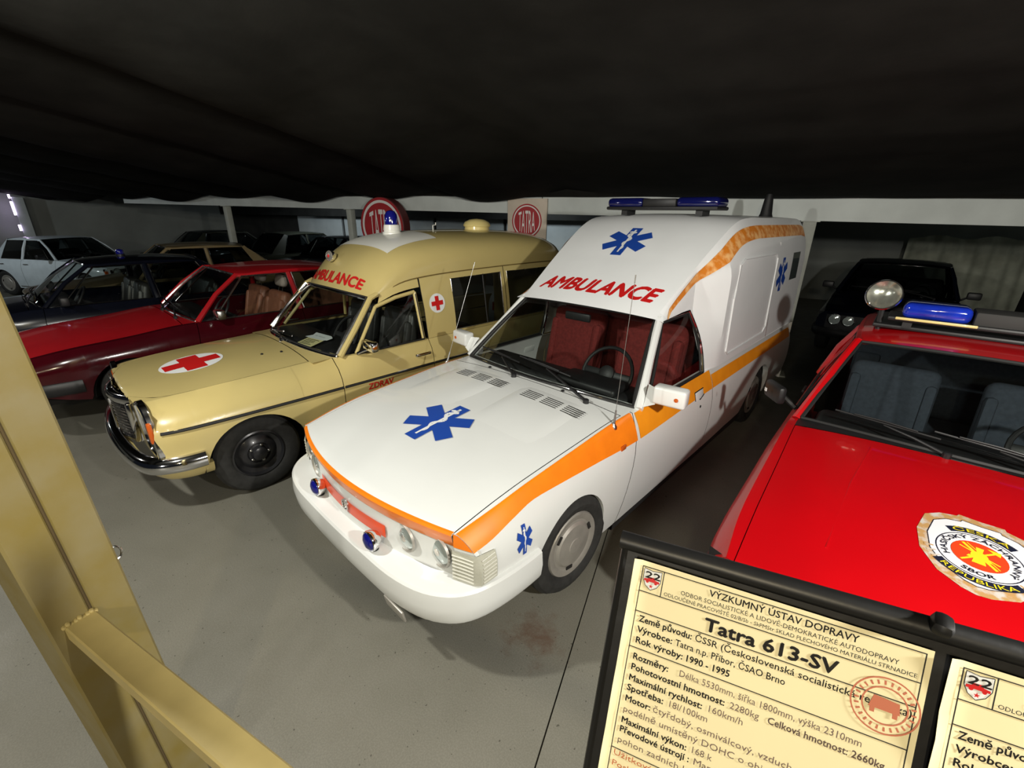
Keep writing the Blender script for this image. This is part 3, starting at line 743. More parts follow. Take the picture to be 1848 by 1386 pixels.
    tx = MB(); text_to(tx, 'AMBULANCE', .205, lambda a, c: cap(a, c), bold=.0085, align='CENTER', shear=.30, step=.06, fit=1.09, origin=(0, .150))
    obj('ambulance_lettering', tx, REDPRINT, T)
    star_decal(T, lambda a, c, o: cap(-.05+a, .84+c, o), .215, .04, 'forehead_star')
    for sg in (-1, 1):
        m = MB(); rows = []
        for y in [2.12, 2.2, 2.3, 2.4, 2.47, 2.53, 2.585, 2.66, 2.72, 2.78, 2.83, 2.9, 2.96, 3.02, 3.07, 3.12, 3.18, 3.25, 3.35, 3.5, 3.8, 4.2, 4.6, 5.0, 5.15]:
            pass; w = pch([2.12, 2.35, 3.0, 3.25, 5.15], [.012, .045, .10, .105, .105])(y); zt = zr(y)-.030-pch([2.12, 3.0, 3.3, 5.15], [0, .012, .03, .03])(y)
            rows.append([side(y, zt-w*k/3, sg, .007) for k in range(4)])
        m.grid(rows, flip=sg > 0); obj('roof_stripe', m, ORANGE_FADED, T)
        # raised panel, small window and blue star on the side
        fr = lambda y, z: side(y, z, sg, .004)
        per = [fr(2.98, 1.06), fr(2.96, 1.5), fr(3.02, 1.76), fr(3.12, 1.80), fr(4.0, 1.80), fr(4.06, 1.76), fr(4.08, 1.1), fr(4.02, 1.04), fr(3.04, 1.02), fr(2.98, 1.06)]
        obj('raised_panel', MB().tube(per, .008, 6), BOXWHITE, T)
        obj('panel_seam', MB().tube([fr(4.16, .97), fr(4.16, 1.9)], .004, 6), DULLCHROME, T)
        obj('side_window', MB().grid([[side(y, z, sg, .006) for z in (1.50, 1.78)] for y in (4.66, 4.95)], flip=sg < 0), TINT, T)
        star_decal(T, lambda a, c, o, sg=sg: side(4.32+sg*a, 1.585+c, sg, .003+o), .165, .05, 'side_star')
        obj('corner_trim', MB().tube([fr(2.60, .957), fr(2.66, .962), fr(5.18, .962)], .006, 6), BOXWHITE, T)
        obj('tail_lamp', MB().rbox((sg*.80, 5.21, .78), (.12, .03, .2), .01), RLENS, T)
    obj('rear_wall', MB().grid([[V(x, 5.2, .96), V(x*1.0, 5.21, .26)] for x in (-.88, 0, .88)]), WHITE, T)
    # roof light bar with two blue lenses
    LB = obj('light_bar', MB().rbox((.02, 3.25, 2.185), (1.06, .27, .030), .012, 2), BLACK, T)
    for sg in (-1, 1):
        o = MB().rbox((.02+sg*.345, 3.25, 2.232), (.37, .25, .085), .035, 3); obj('blue_lens', o, NAVYLENS, LB)
        obj('reflector', MB().lathe([(.05, 0), (.035, .03), (.01, .05)], (.02+sg*.35, 3.22, 2.215), (0, -1, 0), 16), SILVERLAMP, LB)
        obj('bracket', MB().box((.02+sg*.36, 3.25, 2.150), (.06, .16, .05)), BLACK, LB)
    obj('loudspeaker', MB().rbox((.02, 3.25, 2.230), (.32, .24, .07), .012, 2), BLACK, LB)
    obj('roof_horn', MB().lathe([(.075, 2.12), (.06, 2.16), (.045, 2.30), (.03, 2.36), (.001, 2.37)], (.45, 4.85, 0), (0, 0, 1), 16), BLACK, T)
    # cab interior
    obj('dashboard', MB().rbox((0, 1.74, .90), (1.46, .30, .16), .05, 3).rbox((.38, 1.70, .985), (.5, .24, .07), .03, 3), BLACK, T)
    obj('cab_lining', MB().box((0, 2.78, 1.00), (1.34, .02, 1.3)).box((0, 2.1, .34), (1.64, 1.4, .02)), SEATRED, T, smooth=0)
    for x in (-.36, .40): seat(T, x, 2.18, .55, SEATRED, w=.56, hb=.70, rec=.20)
    steering(T, (.40, 1.86, 1.02), math.radians(62), .20)
    mi = obj('interior_mirror', MB().rbox((0, 2.02, 1.36), (.24, .03, .065), .014, 2), BLACK, T)
    # chassis and wheels
    obj('underbody', MB().box((0, 2.6, .30), (1.02, 4.9, .16)).box((0, 2.55, .34), (1.60, 2.2, .10)), DARK, T, smooth=0)
    for x in (-.775, .775):
        wheel(T, x, .885, .322, .20, .205, ALU, 'cap', steer=-.06 if x > 0 else -.06); wheel(T, x, 4.15, .322, .20, .205, ALU, 'cap')
    return T
def b_first(b, sg, xh):
    """front face of a fender beside the hood"""
    y = b.s0; zt = [b.top(b.xs(y)-.002, y), .775, .745, .73, .66, .58, .50]; cols = []
    for f in (0, .35, .7, 1.0):
        col = []
        for k, z in enumerate(zt):
            xo = b.side(y, z) if k else b.xs(y)
            x = lerp(xh(y)+.005, xo, f); zz = z if k else b.top(min(x, b.xs(y)-.001), y)-.002
            col.append(V(sg*x, b.warp(x, y)+.001, zz))
        cols.append(col)
    return cols
build_white_ambulance()

# ------------------------------------------------------------------ the cream ambulance
def build_cream_ambulance():
    T = thing('ambulance', 'cream yellow ambulance with red cross on the hood and chrome grille', 'ambulance', (-2.357, -.791, 0), -.003)
    b = Body([(.15, .858, .850, .57, .795, .60, .79, .44),
              (.22, .872, .864, .60, .835, .60, .82, .40),
              (.45, .900, .884, .63, .868, .60, .845, .34),
              (.85, .938, .905, .655, .885, .60, .85, .28),
              (1.40, .978, .925, .69, .890, .60, .85, .22),
              (1.75, .985, .938, .80, .890, .60, .85, .22),
              (4.0, .985, .945, .805, .890, .60, .85, .24),
              (4.95, .97, .94, .78, .86, .60, .82, .34)], nose=.035, fade=.4, q=3.2, xw=.8)
    b.arch = [(.80, .29, .375), (3.95, .29, .36)]
    xh = pch([.15, .19, .25, .35, .6, 1.45], [.335, .43, .54, .60, .640, .66])
    for sg in (-1, 1):
        m = b.panel(sg, .152, 1.51, 0, -.01, xin=lambda y: xh(y)+.0035); obj('fender', m, CREAM, T)
        d = obj('door', b.panel(sg, 1.516, 2.47, -.01, 0), CREAM, T)
        obj('rear_side_panel', b.panel(sg, 2.476, 4.95), CREAM, T)
        # side moulding: dark strip on a chrome base
        st = lambda y0, y1: [b.S(lerp(y0, y1, i/20), lerp(.694, .713, (lerp(y0, y1, i/20)-.2)/2.4), sg, .006) for i in range(21)]
        for y0, y1, par in ((.20, 1.505, T), (1.52, 2.465, d), (2.48, 4.9, T)):
            mo = obj('side_moulding', MB().tube(st(y0, y1), .011, 8), SEAL, par)
            obj('chrome_edge', MB().tube([p+V(0, 0, .011) for p in st(y0, y1)], .0035, 6), CHROME, mo)
        h = obj('door_handle', MB().tube(qpoly([b.S(2.27, .822, sg, .005), b.S(2.29, .827, sg, .032), b.S(2.36, .829, sg, .036), b.S(2.42, .829, sg, .030), b.S(2.43, .829, sg, .005)], 3), .010, 8, sy=1.4), CHROME, d)
        obj('lock_button', MB().lathe([(.014, 0), (.014, .006), (.001, .008)], b.S(2.41, .829, sg, .03), (sg, 0, 0), 10), DULLCHROME, h)
        for yc, zc, r in b.arch:
            rows = [[V(sg*x, yc-(r+.008)*math.cos(a), zc+(r+.008)*math.sin(a)) for x in (.85, .5)] for a in [math.pi*k/14 for k in range(0, 15)]]
            w = MB().grid(rows); w.f.append([len(w.v)-2*i-1 for i in range(len(rows))]); obj('wheel_housing', w, DARK, T)
        # lamp unit: tall chrome bezel with glass
        fx = lambda t: lerp(.44, .80, t)
        y0 = lambda x, z: .180+.012*(x-.5)/.3-(z-.69)*.03
        out = [(.50, .855), (.60, .882), (.69, .868), (.755, .80), (.795, .66), (.815, .54), (.79, .50), (.68, .49), (.56, .50), (.51, .56), (.49, .70)]
        out = [(p.x, p.y) for p in qpoly([(x, z, 0) for x, z in out+out[:1]], 3)][:-1]
        cx, cz = .65, .69; rows = []
        for sc, dy in ((1.03, .03), (1.02, -.002), (.97, -.010), (.88, -.010), (.85, .000)):
            rows.append([V(sg*(cx+(x-cx)*sc), y0(x, z)+dy, cz+(z-cz)*sc) for x, z in out])
        L = obj('lamp_unit', MB().grid(rows, close_u=True, flip=sg < 0), CHROME, T)
        gl = MB(); k = [V(sg*(cx+(x-cx)*.875), y0(x, z)+.001, cz+(z-cz)*.875) for x, z in out]; c = V(sg*cx, y0(cx, cz)-.006, cz)
        for i in range(len(k)): gl.face(*([k[i], k[(i+1) % len(k)], c] if sg < 0 else [k[(i+1) % len(k)], k[i], c]))
        obj('lamp_glass', gl, LAMPGLASS, L)
        obj('indicator', MB().rbox((sg*.775, y0(.78, .66)-.004, .70), (.05, .03, .15), .012), AMBER, L)
    fr = MB()      # sheet metal between grille and lamps
    fr.grid([[V(x, b.warp(x, .15)+.028, .85), V(x, b.warp(x, .15)+.03, .42)] for x in [lerp(-.80, .80, i/20) for i in range(21)]], flip=True); obj('front_panel', fr, CREAM, T)
    obj('hood', b.hood(.15, 1.33, xh, lip=.02, tuck=.01), CREAM, T)
    # scuttle with its fine vents up to the windscreen
    wsy = lambda x: 1.385+.155*abs(x/.72)**2.2
    rows = []
    for i in range(25):
        x = lerp(-.72, .72, i/24); rows.append([b.P(x, lerp(1.337, wsy(x)+.05, k/4), .001) for k in range(5)])
    obj('scuttle', MB().grid(rows), CREAM, T)
    gr = MB()
    for i in range(20):
        x = -.36+.038*i; gr.tube([b.P(x, 1.345+.0*x, .002), b.P(x, 1.375, .002)], .0022, 4)
    obj('scuttle_vent', gr, mat('vent_shadow', (.20, .15, .06), .8), T, kind='stuff')
    # grille: chrome shell with slats
    gy = lambda x: .075+.085*(x/.3)**2
    gp = lambda w: [(lerp(-w, w, i/14), gy(lerp(-w, w, i/14))) for i in range(15)]
    G = obj('grille', MB().sweep(gp(.318), [(-.05, .845), (-.02, .848), (.005, .838), (.014, .815), (.012, .785), (.0, .768), (-.05, .766)], closed=True), CHROME, T, smooth=50)
    for sg in (-1, 1): obj('grille_side', MB().rbox((sg*.300, gy(.3)+.012, .635), (.05, .085, .315), .016, 2), CHROME, G)
    obj('grille_foot', MB().sweep(gp(.305), [(-.04, .500), (.0, .498), (.004, .486), (-.002, .474), (-.04, .472)], closed=True), CHROME, G)
    for k in range(10):
        obj('slat', MB().sweep(gp(.275), [(-.03, .518+.0255*k), (-.006, .516+.0255*k), (-.004, .510+.0255*k), (-.03, .504+.0255*k)], closed=True), DULLCHROME, G)
    obj('centre_bar', MB().rbox((0, .072, .635), (.014, .02, .27), .005, 1), CHROME, G)
    obj('grille_core', MB().grid([[V(x, y+.035, .77), V(x, y+.035, .50)] for x, y in gp(.29)], flip=True), BLACK, G)
    o = obj('hood_ornament', MB().lathe([(.022, .838), (.016, .85), (.006, .86)], (0, .11, 0), (0, 0, 1), 12).tube([(0, .11, .855), (0, .115, .885)], .004, 6), CHROME, T)
    ring = MB(); n = 20
    ring.tube([V(.032*math.cos(2*math.pi*i/n), .115, .918+.032*math.sin(2*math.pi*i/n)) for i in range(n+1)], .0035, 6, cap=False)
    for a in (90, 210, 330): ring.tube([V(0, .115, .918), V(.031*math.cos(math.radians(a)), .115, .918+.031*math.sin(math.radians(a)))], [.004, .002], 5)
    obj('ornament_ring', ring, CHROME, o)
    # bumper: round-nosed chrome bar that turns back to the wheel arch
    half = [(0, .02), (.3, .032), (.55, .062), (.71, .10), (.80, .155), (.858, .25), (.882, .34), (.888, .44)]
    path = [(p.x, p.y) for p in qpoly([(-x, y, 0) for x, y in half[::-1]]+[(x, y, 0) for x, y in half[1:]], 4)]
    obj('bumper', MB().sweep(path, [(-.05, .515), (-.015, .512), (.012, .495), (.026, .465), (.024, .435), (.008, .405), (-.02, .392), (-.05, .390)], closed=True), CHROME, T, smooth=50)
    obj('lower_valance', MB().sweep([(x*.97, y+.04) for x, y in path], [(-.06, .40), (.0, .40), (-.02, .34), (-.06, .30)]), CREAM, T)
    # red cross on the hood
    hf = lambda a, c, o=0: b.P(a, .640+c, .0022+o)
    rc = obj('cross_roundel', MB().flat([circle(.228, 48)], lambda a, c: hf(a, c), .05), WPRINT, T)
    obj('red_cross', MB().flat([cross_poly(.20, .073)], lambda a, c: hf(a, c, .0015), .05), REDPRINT, rc)
    for x, y in ((.28, 1.10), (.34, 1.24)): obj('washer_jet', MB().lathe([(.011, 0), (.011, .008), (.004, .012)], tuple(b.P(x, y)), (0, 0, 1), 8, cap1=True), BLACK, T)
    # windscreen, strongly bowed
    def ws(u, v):
        xb = u*.735; p = V(xb, wsy(xb), b.top(min(.66, abs(xb)), wsy(xb))+.004-.012*u*u); q = V(u*.635, 1.865+.085*abs(u)**2.2, 1.405-.03*u*u)
        r = p.lerp(q, v); k = .03*math.sin(math.pi*v); return r+V(0, -.6*k, .7*k)
    obj('windscreen', patch(lambda s, t: ws(2*s-1, t), 22, 10), GLASS, T)
    per = [ws(-1+2*i/22, 0) for i in range(23)]+[ws(1, i/10) for i in range(1, 11)]+[ws(1-2*i/22, 1) for i in range(1, 23)]+[ws(-1, 1-i/10) for i in range(1, 11)]
    obj('windscreen_trim', MB().tube(per, .013, 8), CHROME, T)
    obj('windscreen_seal', MB().tube([p+V(0, .012, .010) for p in per], .013, 8), SEAL, T)
    W_ = bpy.data.objects.new('wiper', None); COL.objects.link(W_); W_.parent = T; bs = b.P(.02, 1.365, .005); tp = ws(-.02, .12)+V(0, -.015, .01); W_.empty_display_size = .05
    obj('arm', MB().tube([bs, bs+V(.0, .0, .05), tp], [.012, .007, .005], 8).lathe([(.022, -.004), (.020, .012), (.012, .02)], tuple(bs), (0, 0, 1), 10), CHROME, W_)
    c = ws(-.12, .10)+V(0, -.022, .012); d = (ws(-.62, .02)-c).normalized()
    obj('blade', MB().tube([c-d*.12, c, c+d*.30+V(0, -.01, .01), c+d*.46], .007, 6), DULLCHROME, W_)
    # high roof: rounded forehead, long crown, seam to the body below
    zc = pch([1.87, 1.95, 2.05, 2.15, 2.3, 2.45, 2.65, 3.0, 3.6, 4.2, 4.5, 4.7, 4.8], [1.405, 1.525, 1.65, 1.735, 1.825, 1.875, 1.91, 1.935, 1.94, 1.925, 1.895, 1.83, 1.72])
    zs = pch([1.87, 1.96, 2.02, 2.08, 2.2, 2.37, 2.9, 4.3, 4.8], [1.375, 1.385, 1.405, 1.433, 1.485, 1.52, 1.556, 1.575, 1.56])
    xw = pch([1.87, 2.05, 2.4, 2.9, 4.3, 4.7, 4.8], [.635, .665, .695, .712, .712, .68, .64])
    ex = pch([1.87, 2.05, 2.3, 3.0, 4.8], [.98, .80, .68, .62, .62])
    def rf(t, y):
        a = t*math.pi/2; x = xw(y)*math.sin(a)**.75; z = zs(y)+(zc(y)-zs(y))*max(0, math.cos(a))**ex(y)
        bow = -.0*1; yy = y+.085*abs(x/.635)**2.2*max(0, 1-(y-1.87)/.55)-.0; return V(x, yy, z)
    ycols = [1.87, 1.91, 1.95, 2.0, 2.05, 2.1, 2.16, 2.23, 2.3, 2.38, 2.46, 2.56, 2.7, 2.9, 3.2, 3.6, 4.0, 4.3, 4.5, 4.6, 4.7, 4.76, 4.8]
    m = MB().grid([[rf(i/16, y) for i in range(17)] for y in ycols], flip=True)
    m.f.append([17*(len(ycols)-1)+i for i in range(17)]+[m.pt((0, 4.8, 1.56))]); m.mirror(); obj('high_roof', m, CREAM, T, smooth=50)
    # upper sides: frames and panes between belt and roof seam
    def U(y, f, sg, o=0.0):
        z0 = b.zs(y)+.004; z1 = zs(max(2.02, y))-.004; x = lerp(.806, xw(max(2.0, y))-.004, f); return V(sg*(x+.012*math.sin(math.pi*f)+o), y, lerp(z0, z1, f))
    def area(y0, y1, f0, f1, sg, o=0.0, n=6, y0t=None, y1t=None):
        y0t = y0 if y0t is None else y0t; y1t = y1 if y1t is None else y1t; rows = []
        for i in range(n+1):
            r = []
            for j in range(5):
                f = lerp(f0, f1, j/4); y = lerp(lerp(y0, y0t, j/4), lerp(y1, y1t, j/4), i/n); r.append(U(y, f, sg, o))
            rows.append(r)
        return MB().grid(rows, flip=sg < 0)
    for sg in (-1, 1):
        obj('front_pillar', MB().tube([V(sg*.775, 1.56, .945), V(sg*.73, 1.74, 1.14), V(sg*.665, 1.955, 1.385), V(sg*.675, 2.03, 1.42)], [.026, .027, .026, .02], 8), CREAM, T)
        obj('pillar_trim', MB().tube([V(sg*.752, 1.55, .96), V(sg*.708, 1.73, 1.15), V(sg*.648, 1.945, 1.388)], .020, 8), DULLCHROME, T)
        # door window: sloping front edge, upright rear edge
        def dwin(u, v): 
            p = U(lerp(1.70, 2.42, u), .02, sg, -.006); q = U(lerp(1.99, 2.40, u), .80, sg, -.006); return p.lerp(q, v)
        obj('door_window', patch(dwin, 6, 6, flip=sg < 0), GLASS, T)
        fr = MB().tube([dwin(0, 0), dwin(0, 1)], .016, 8).tube([dwin(0, 1), dwin(.5, 1.0), dwin(1, 1)], .018, 8).tube([dwin(1, 1), dwin(1, 0)], .018, 8); obj('window_frame', fr, CREAM, T)
        obj('window_trim', MB().tube([p+V(sg*.012, 0, 0) for p in (dwin(1, .96), dwin(1, .0))], .008, 6).tube([dwin(i/6, .0)+V(sg*.014, 0, -.004) for i in range(7)], .009, 6), SEAL, T)
        obj('frame_panel', area(2.02, 2.46, .86, 1.0, sg, 0, y0t=2.06), CREAM, T)
        mp = obj('middle_panel', area(2.47, 2.80, 0, 1, sg), CREAM, T)
        dl = mp
        dc = obj('cross_roundel', MB().flat([circle(.095, 36)], lambda a, c: U(2.635+sg*a, .55+c/.6, sg, .003), None), WPRINT, mp)
        obj('red_cross', MB().flat([cross_poly(.07, .022)], lambda a, c: U(2.635+sg*a, .55+c/.6, sg, .005), None), REDPRINT, dc)
        for y0, y1, nm in ((2.80, 3.615, 'rear_door_frame'), (3.625, 4.75, 'quarter_frame')):
            g = obj(nm, area(y0, y1, .90, 1, sg), CREAM, T)
            mm = MB(); mm.merge(area(y0, y0+.045, 0, .92, sg)); mm.merge(area(y1-.045, y1, 0, .92, sg)); mm.merge(area(y0, y1, 0, .05, sg)); obj('frame_upright', mm, CREAM, g)
            obj('pane', area(y0+.04, y1-.04, .03, .92, sg, -.012), TINT, g)
            e = [U(y0+.045, .05, sg, .0), U(y0+.045, .90, sg, 0), U(y1-.045, .90, sg, 0), U(y1-.045, .05, sg, 0), U(y0+.045, .05, sg, 0)]
            obj('pane_trim', MB().tube(e, .006, 6), DULLCHROME, g)
        obj('pane_divider', MB().tube([U(3.30, .04, sg, -.004), U(3.30, .91, sg, -.004)], .008, 6), SEAL, T)
        obj('roof_seam', MB().tube([rf(1, y)*1.0 if sg > 0 else V(-rf(1, y).x, rf(1, y).y, rf(1, y).z) for y in ycols[3:-3]], .006, 6), mat('seam_shadow_%d' % sg, (.16, .11, .03), .7), T)
        obj('door_seam', MB().tube([U(2.472, f, sg, .001) for f in (0, .5, 1)], .003, 5), GAP, T)
        # mirror
        mr = obj('door_mirror', MB().rbox((sg*.925, 1.775, 1.03), (.175, .07, .095), .022, 3), CHROME, T)
        obj('mirror_arm', MB().tube([(sg*.82, 1.70, .955), (sg*.87, 1.74, .985), (sg*.91, 1.775, 1.0)], .012, 8), CHROME, mr)
        obj('tail_lamp', MB().rbox((sg*.74, 4.95, .72), (.16, .03, .14), .01), RLENS, T)
    obj('rear_wall', MB().grid([[V(x, 4.80, 1.56), V(x*1.1, 4.93, .94), V(x*1.1, 4.93, .34)] for x in (-.70, 0, .70)]), CREAM, T)
    # lettering
    def fore(a, c):      # over the windscreen, following the forehead
        y = 1.885+c*.62; x = a; t = math.asin(min(.98, abs(x)/xw(y))**(1/.75))/(math.pi/2); q = rf(t, y); return V(x, q.y-.004, q.z+.003)
    tx = MB(); text_to(tx, 'AMBULANCE', .15, fore, bold=.0055, align='CENTER', step=.05, fit=1.02, origin=(0, .045)); obj('ambulance_lettering', tx, REDPRINT, T)
    tx = MB(); text_to(tx, 'ZDRAV', .075, lambda a, c: b.S(1.73+a, .625+c, 1, .0025), bold=.002, shear=.15, fit=.26); obj('door_lettering', tx, REDPRINT, T)
    def top(a, c, o=0.0):
        y = c; t = math.asin(min(.98, abs(a)/xw(y))**(1/.75))/(math.pi/2); q = rf(t, y); return V(a, q.y, q.z+.003+o)
    obj('white_roof_patch', MB().flat([[(-.50, 2.26), (.50, 2.26), (.50, 2.86), (-.50, 2.86)]], lambda a, c: top(a, c), .05), WPLASTIC, T)
    # rotating beacon, round vent, small spot lamp
    z0 = zc(2.66)
    bc = obj('beacon', MB().lathe([(.10, z0-.01), (.098, z0+.012), (.088, z0+.016), (.086, z0+.03), (.090, z0+.034), (.082, z0+.085), (.070, z0+.088)], (0, 2.66, 0), (0, 0, 1), 28), WPLASTIC, T)
    obj('blue_dome', MB().lathe([(.068, z0+.083), (.068, z0+.15), (.060, z0+.19), (.040, z0+.22), (.001, z0+.232)], (0, 2.66, 0), (0, 0, 1), 28), BLUE, bc)
    z1 = zc(3.88)
    vt = obj('roof_vent', MB().lathe([(.155, z1-.01), (.15, z1+.03), (.165, z1+.034), (.17, z1+.05), (.15, z1+.085), (.09, z1+.115), (.001, z1+.125)], (0, 3.88, 0), (0, 0, 1), 28), CREAMPLASTIC, T)
    aerial = obj('roof_aerial', MB().tube([(0, 3.2, zc(3.2)), (0, 3.2, zc(3.2)+.05), (0, 3.24, zc(3.2)+.055), (0, 3.24, zc(3.2)+.08)], .006, 6), WPLASTIC, T)
    c = V(-.16, 2.02, 1.70); d = V(.25, -.92, .12)
    sp = obj('spot_lamp', MB().lathe([(.012, -.07), (.035, -.055), (.052, -.02), (.056, .0), (.052, .012)], tuple(c), tuple(d), 24), CHROME, T)
    obj('spot_lens', MB().lathe([(.052, .008), (.03, .018), (.001, .02)], tuple(c), tuple(d), 24), SILVERLAMP, sp)
    obj('red_cross', MB().lathe([(.02, .02), (.001, .022)], tuple(c), tuple(d), 4), REDPRINT, sp)
    obj('lamp_foot', MB().tube([tuple(c+V(0, .04, -.04)), (-.16, 2.08, 1.64)], .014, 8), CHROME, sp)
    # inside
    obj('dashboard', MB().rbox((0, 1.67, .90), (1.26, .36, .14), .05, 3), BLACK, T)
    for x in (-.36, .36): seat(T, x, 2.06, .52, SEATBLACK, w=.52, hb=.62, rec=.2)
    steering(T, (.36, 1.83, 1.0), math.radians(60), .2)
    obj('partition', MB().box((0, 2.78, .68), (1.5, .02, .62)), BLACK, T, smooth=0)
    for sg in (-1, 1): obj('door_lining', MB().grid([[V(sg*(b.side(y, z)-.03), y, z) for z in (.34, .60, .80, .92)] for y in (1.62, 2.0, 2.4, 2.75)]), BLACK, T)
    obj('partition_upper', MB().box((-.55, 2.78, 1.32), (.36, .02, .3)).box((.58, 2.78, 1.32), (.22, .02, .3)), CREAM, T, smooth=0)
    obj('cabin_floor', MB().box((0, 3.1, .32), (1.62, 3.3, .02)), BLACK, T, smooth=0)
    obj('underbody', MB().box((0, 2.5, .28), (1.0, 4.4, .14)), DARK, T, smooth=0)
    for x in (-.735, .735):
        wheel(T, x, .795, .318, .185, .19, STEELBLACK, 'rim'); wheel(T, x, 3.95, .318, .185, .19, STEELBLACK, 'rim')
    # cards left on the dashboard
    cz = 1.005
    p1 = MB(); p1.prism([(-.15, -.055), (.10, -.055), (.15, -.03), (.15, .03), (.10, .055), (-.15, .055), (-.12, 0)], 0, .002)
    def pl(x, y, z, rz, tilt): return Matrix.Translation((x, y, z)) @ Matrix.Rotation(rz, 4, 'Z') @ Matrix.Rotation(tilt, 4, 'X')
    return T
build_cream_ambulance()
def card(name, poly, M, mt, label):
    m = MB().prism(poly, 0, .0015); o = obj(name, m, mt, smooth=0); o.matrix_world = M; tag(o, label, 'card', 'cards behind the cream ambulance windscreen'); return o
MP = Matrix.Translation((-2.357, -.791, 0))
CARDW = mat('white_card', (.72, .76, .76), .6); CARDY = mat('yellow_card', (.66, .60, .30), .6)
c1 = card('dashboard_card', [(-.16, -.06), (.09, -.06), (.15, -.03), (.15, .03), (.09, .06), (-.16, .06), (-.125, 0)], MP @ Matrix.Translation((.20, 1.66, .992)) @ Matrix.Rotation(math.radians(8), 4, 'Z') @ Matrix.Rotation(.12, 4, 'X'), CARDW, 'white card with notched end lying behind the cream ambulance windscreen')
tx = MB()
for a0_, a1_ in ((-.085, -.045), (-.03, .07)): tx.face(*[(x, y, .0025) for x, y in ((a0_, -.008), (a1_, -.008), (a1_, .010), (a0_, .010))])
obj('faded_print', tx, mat('grey_print', (.50, .53, .54), .6), c1, smooth=0)
c2 = card('dashboard_card', [(-.11, -.07), (.11, -.07), (.11, .07), (-.11, .07)], MP @ Matrix.Translation((.30, 1.51, .990)) @ Matrix.Rotation(math.radians(12), 4, 'Z') @ Matrix.Rotation(.18, 4, 'X'), CARDY, 'yellow printed card propped inside the cream ambulance windscreen')
tl = MB()
for k, w_ in enumerate((.17, .14, .15, .12, .16)): tl.face(*[(-.09+x, .05-.022*k+z, .003) for x, z in ((0, 0), (w_, 0), (w_, -.008), (0, -.008))])
obj('printed_text', tl, KPRINT, c2, weld=False)

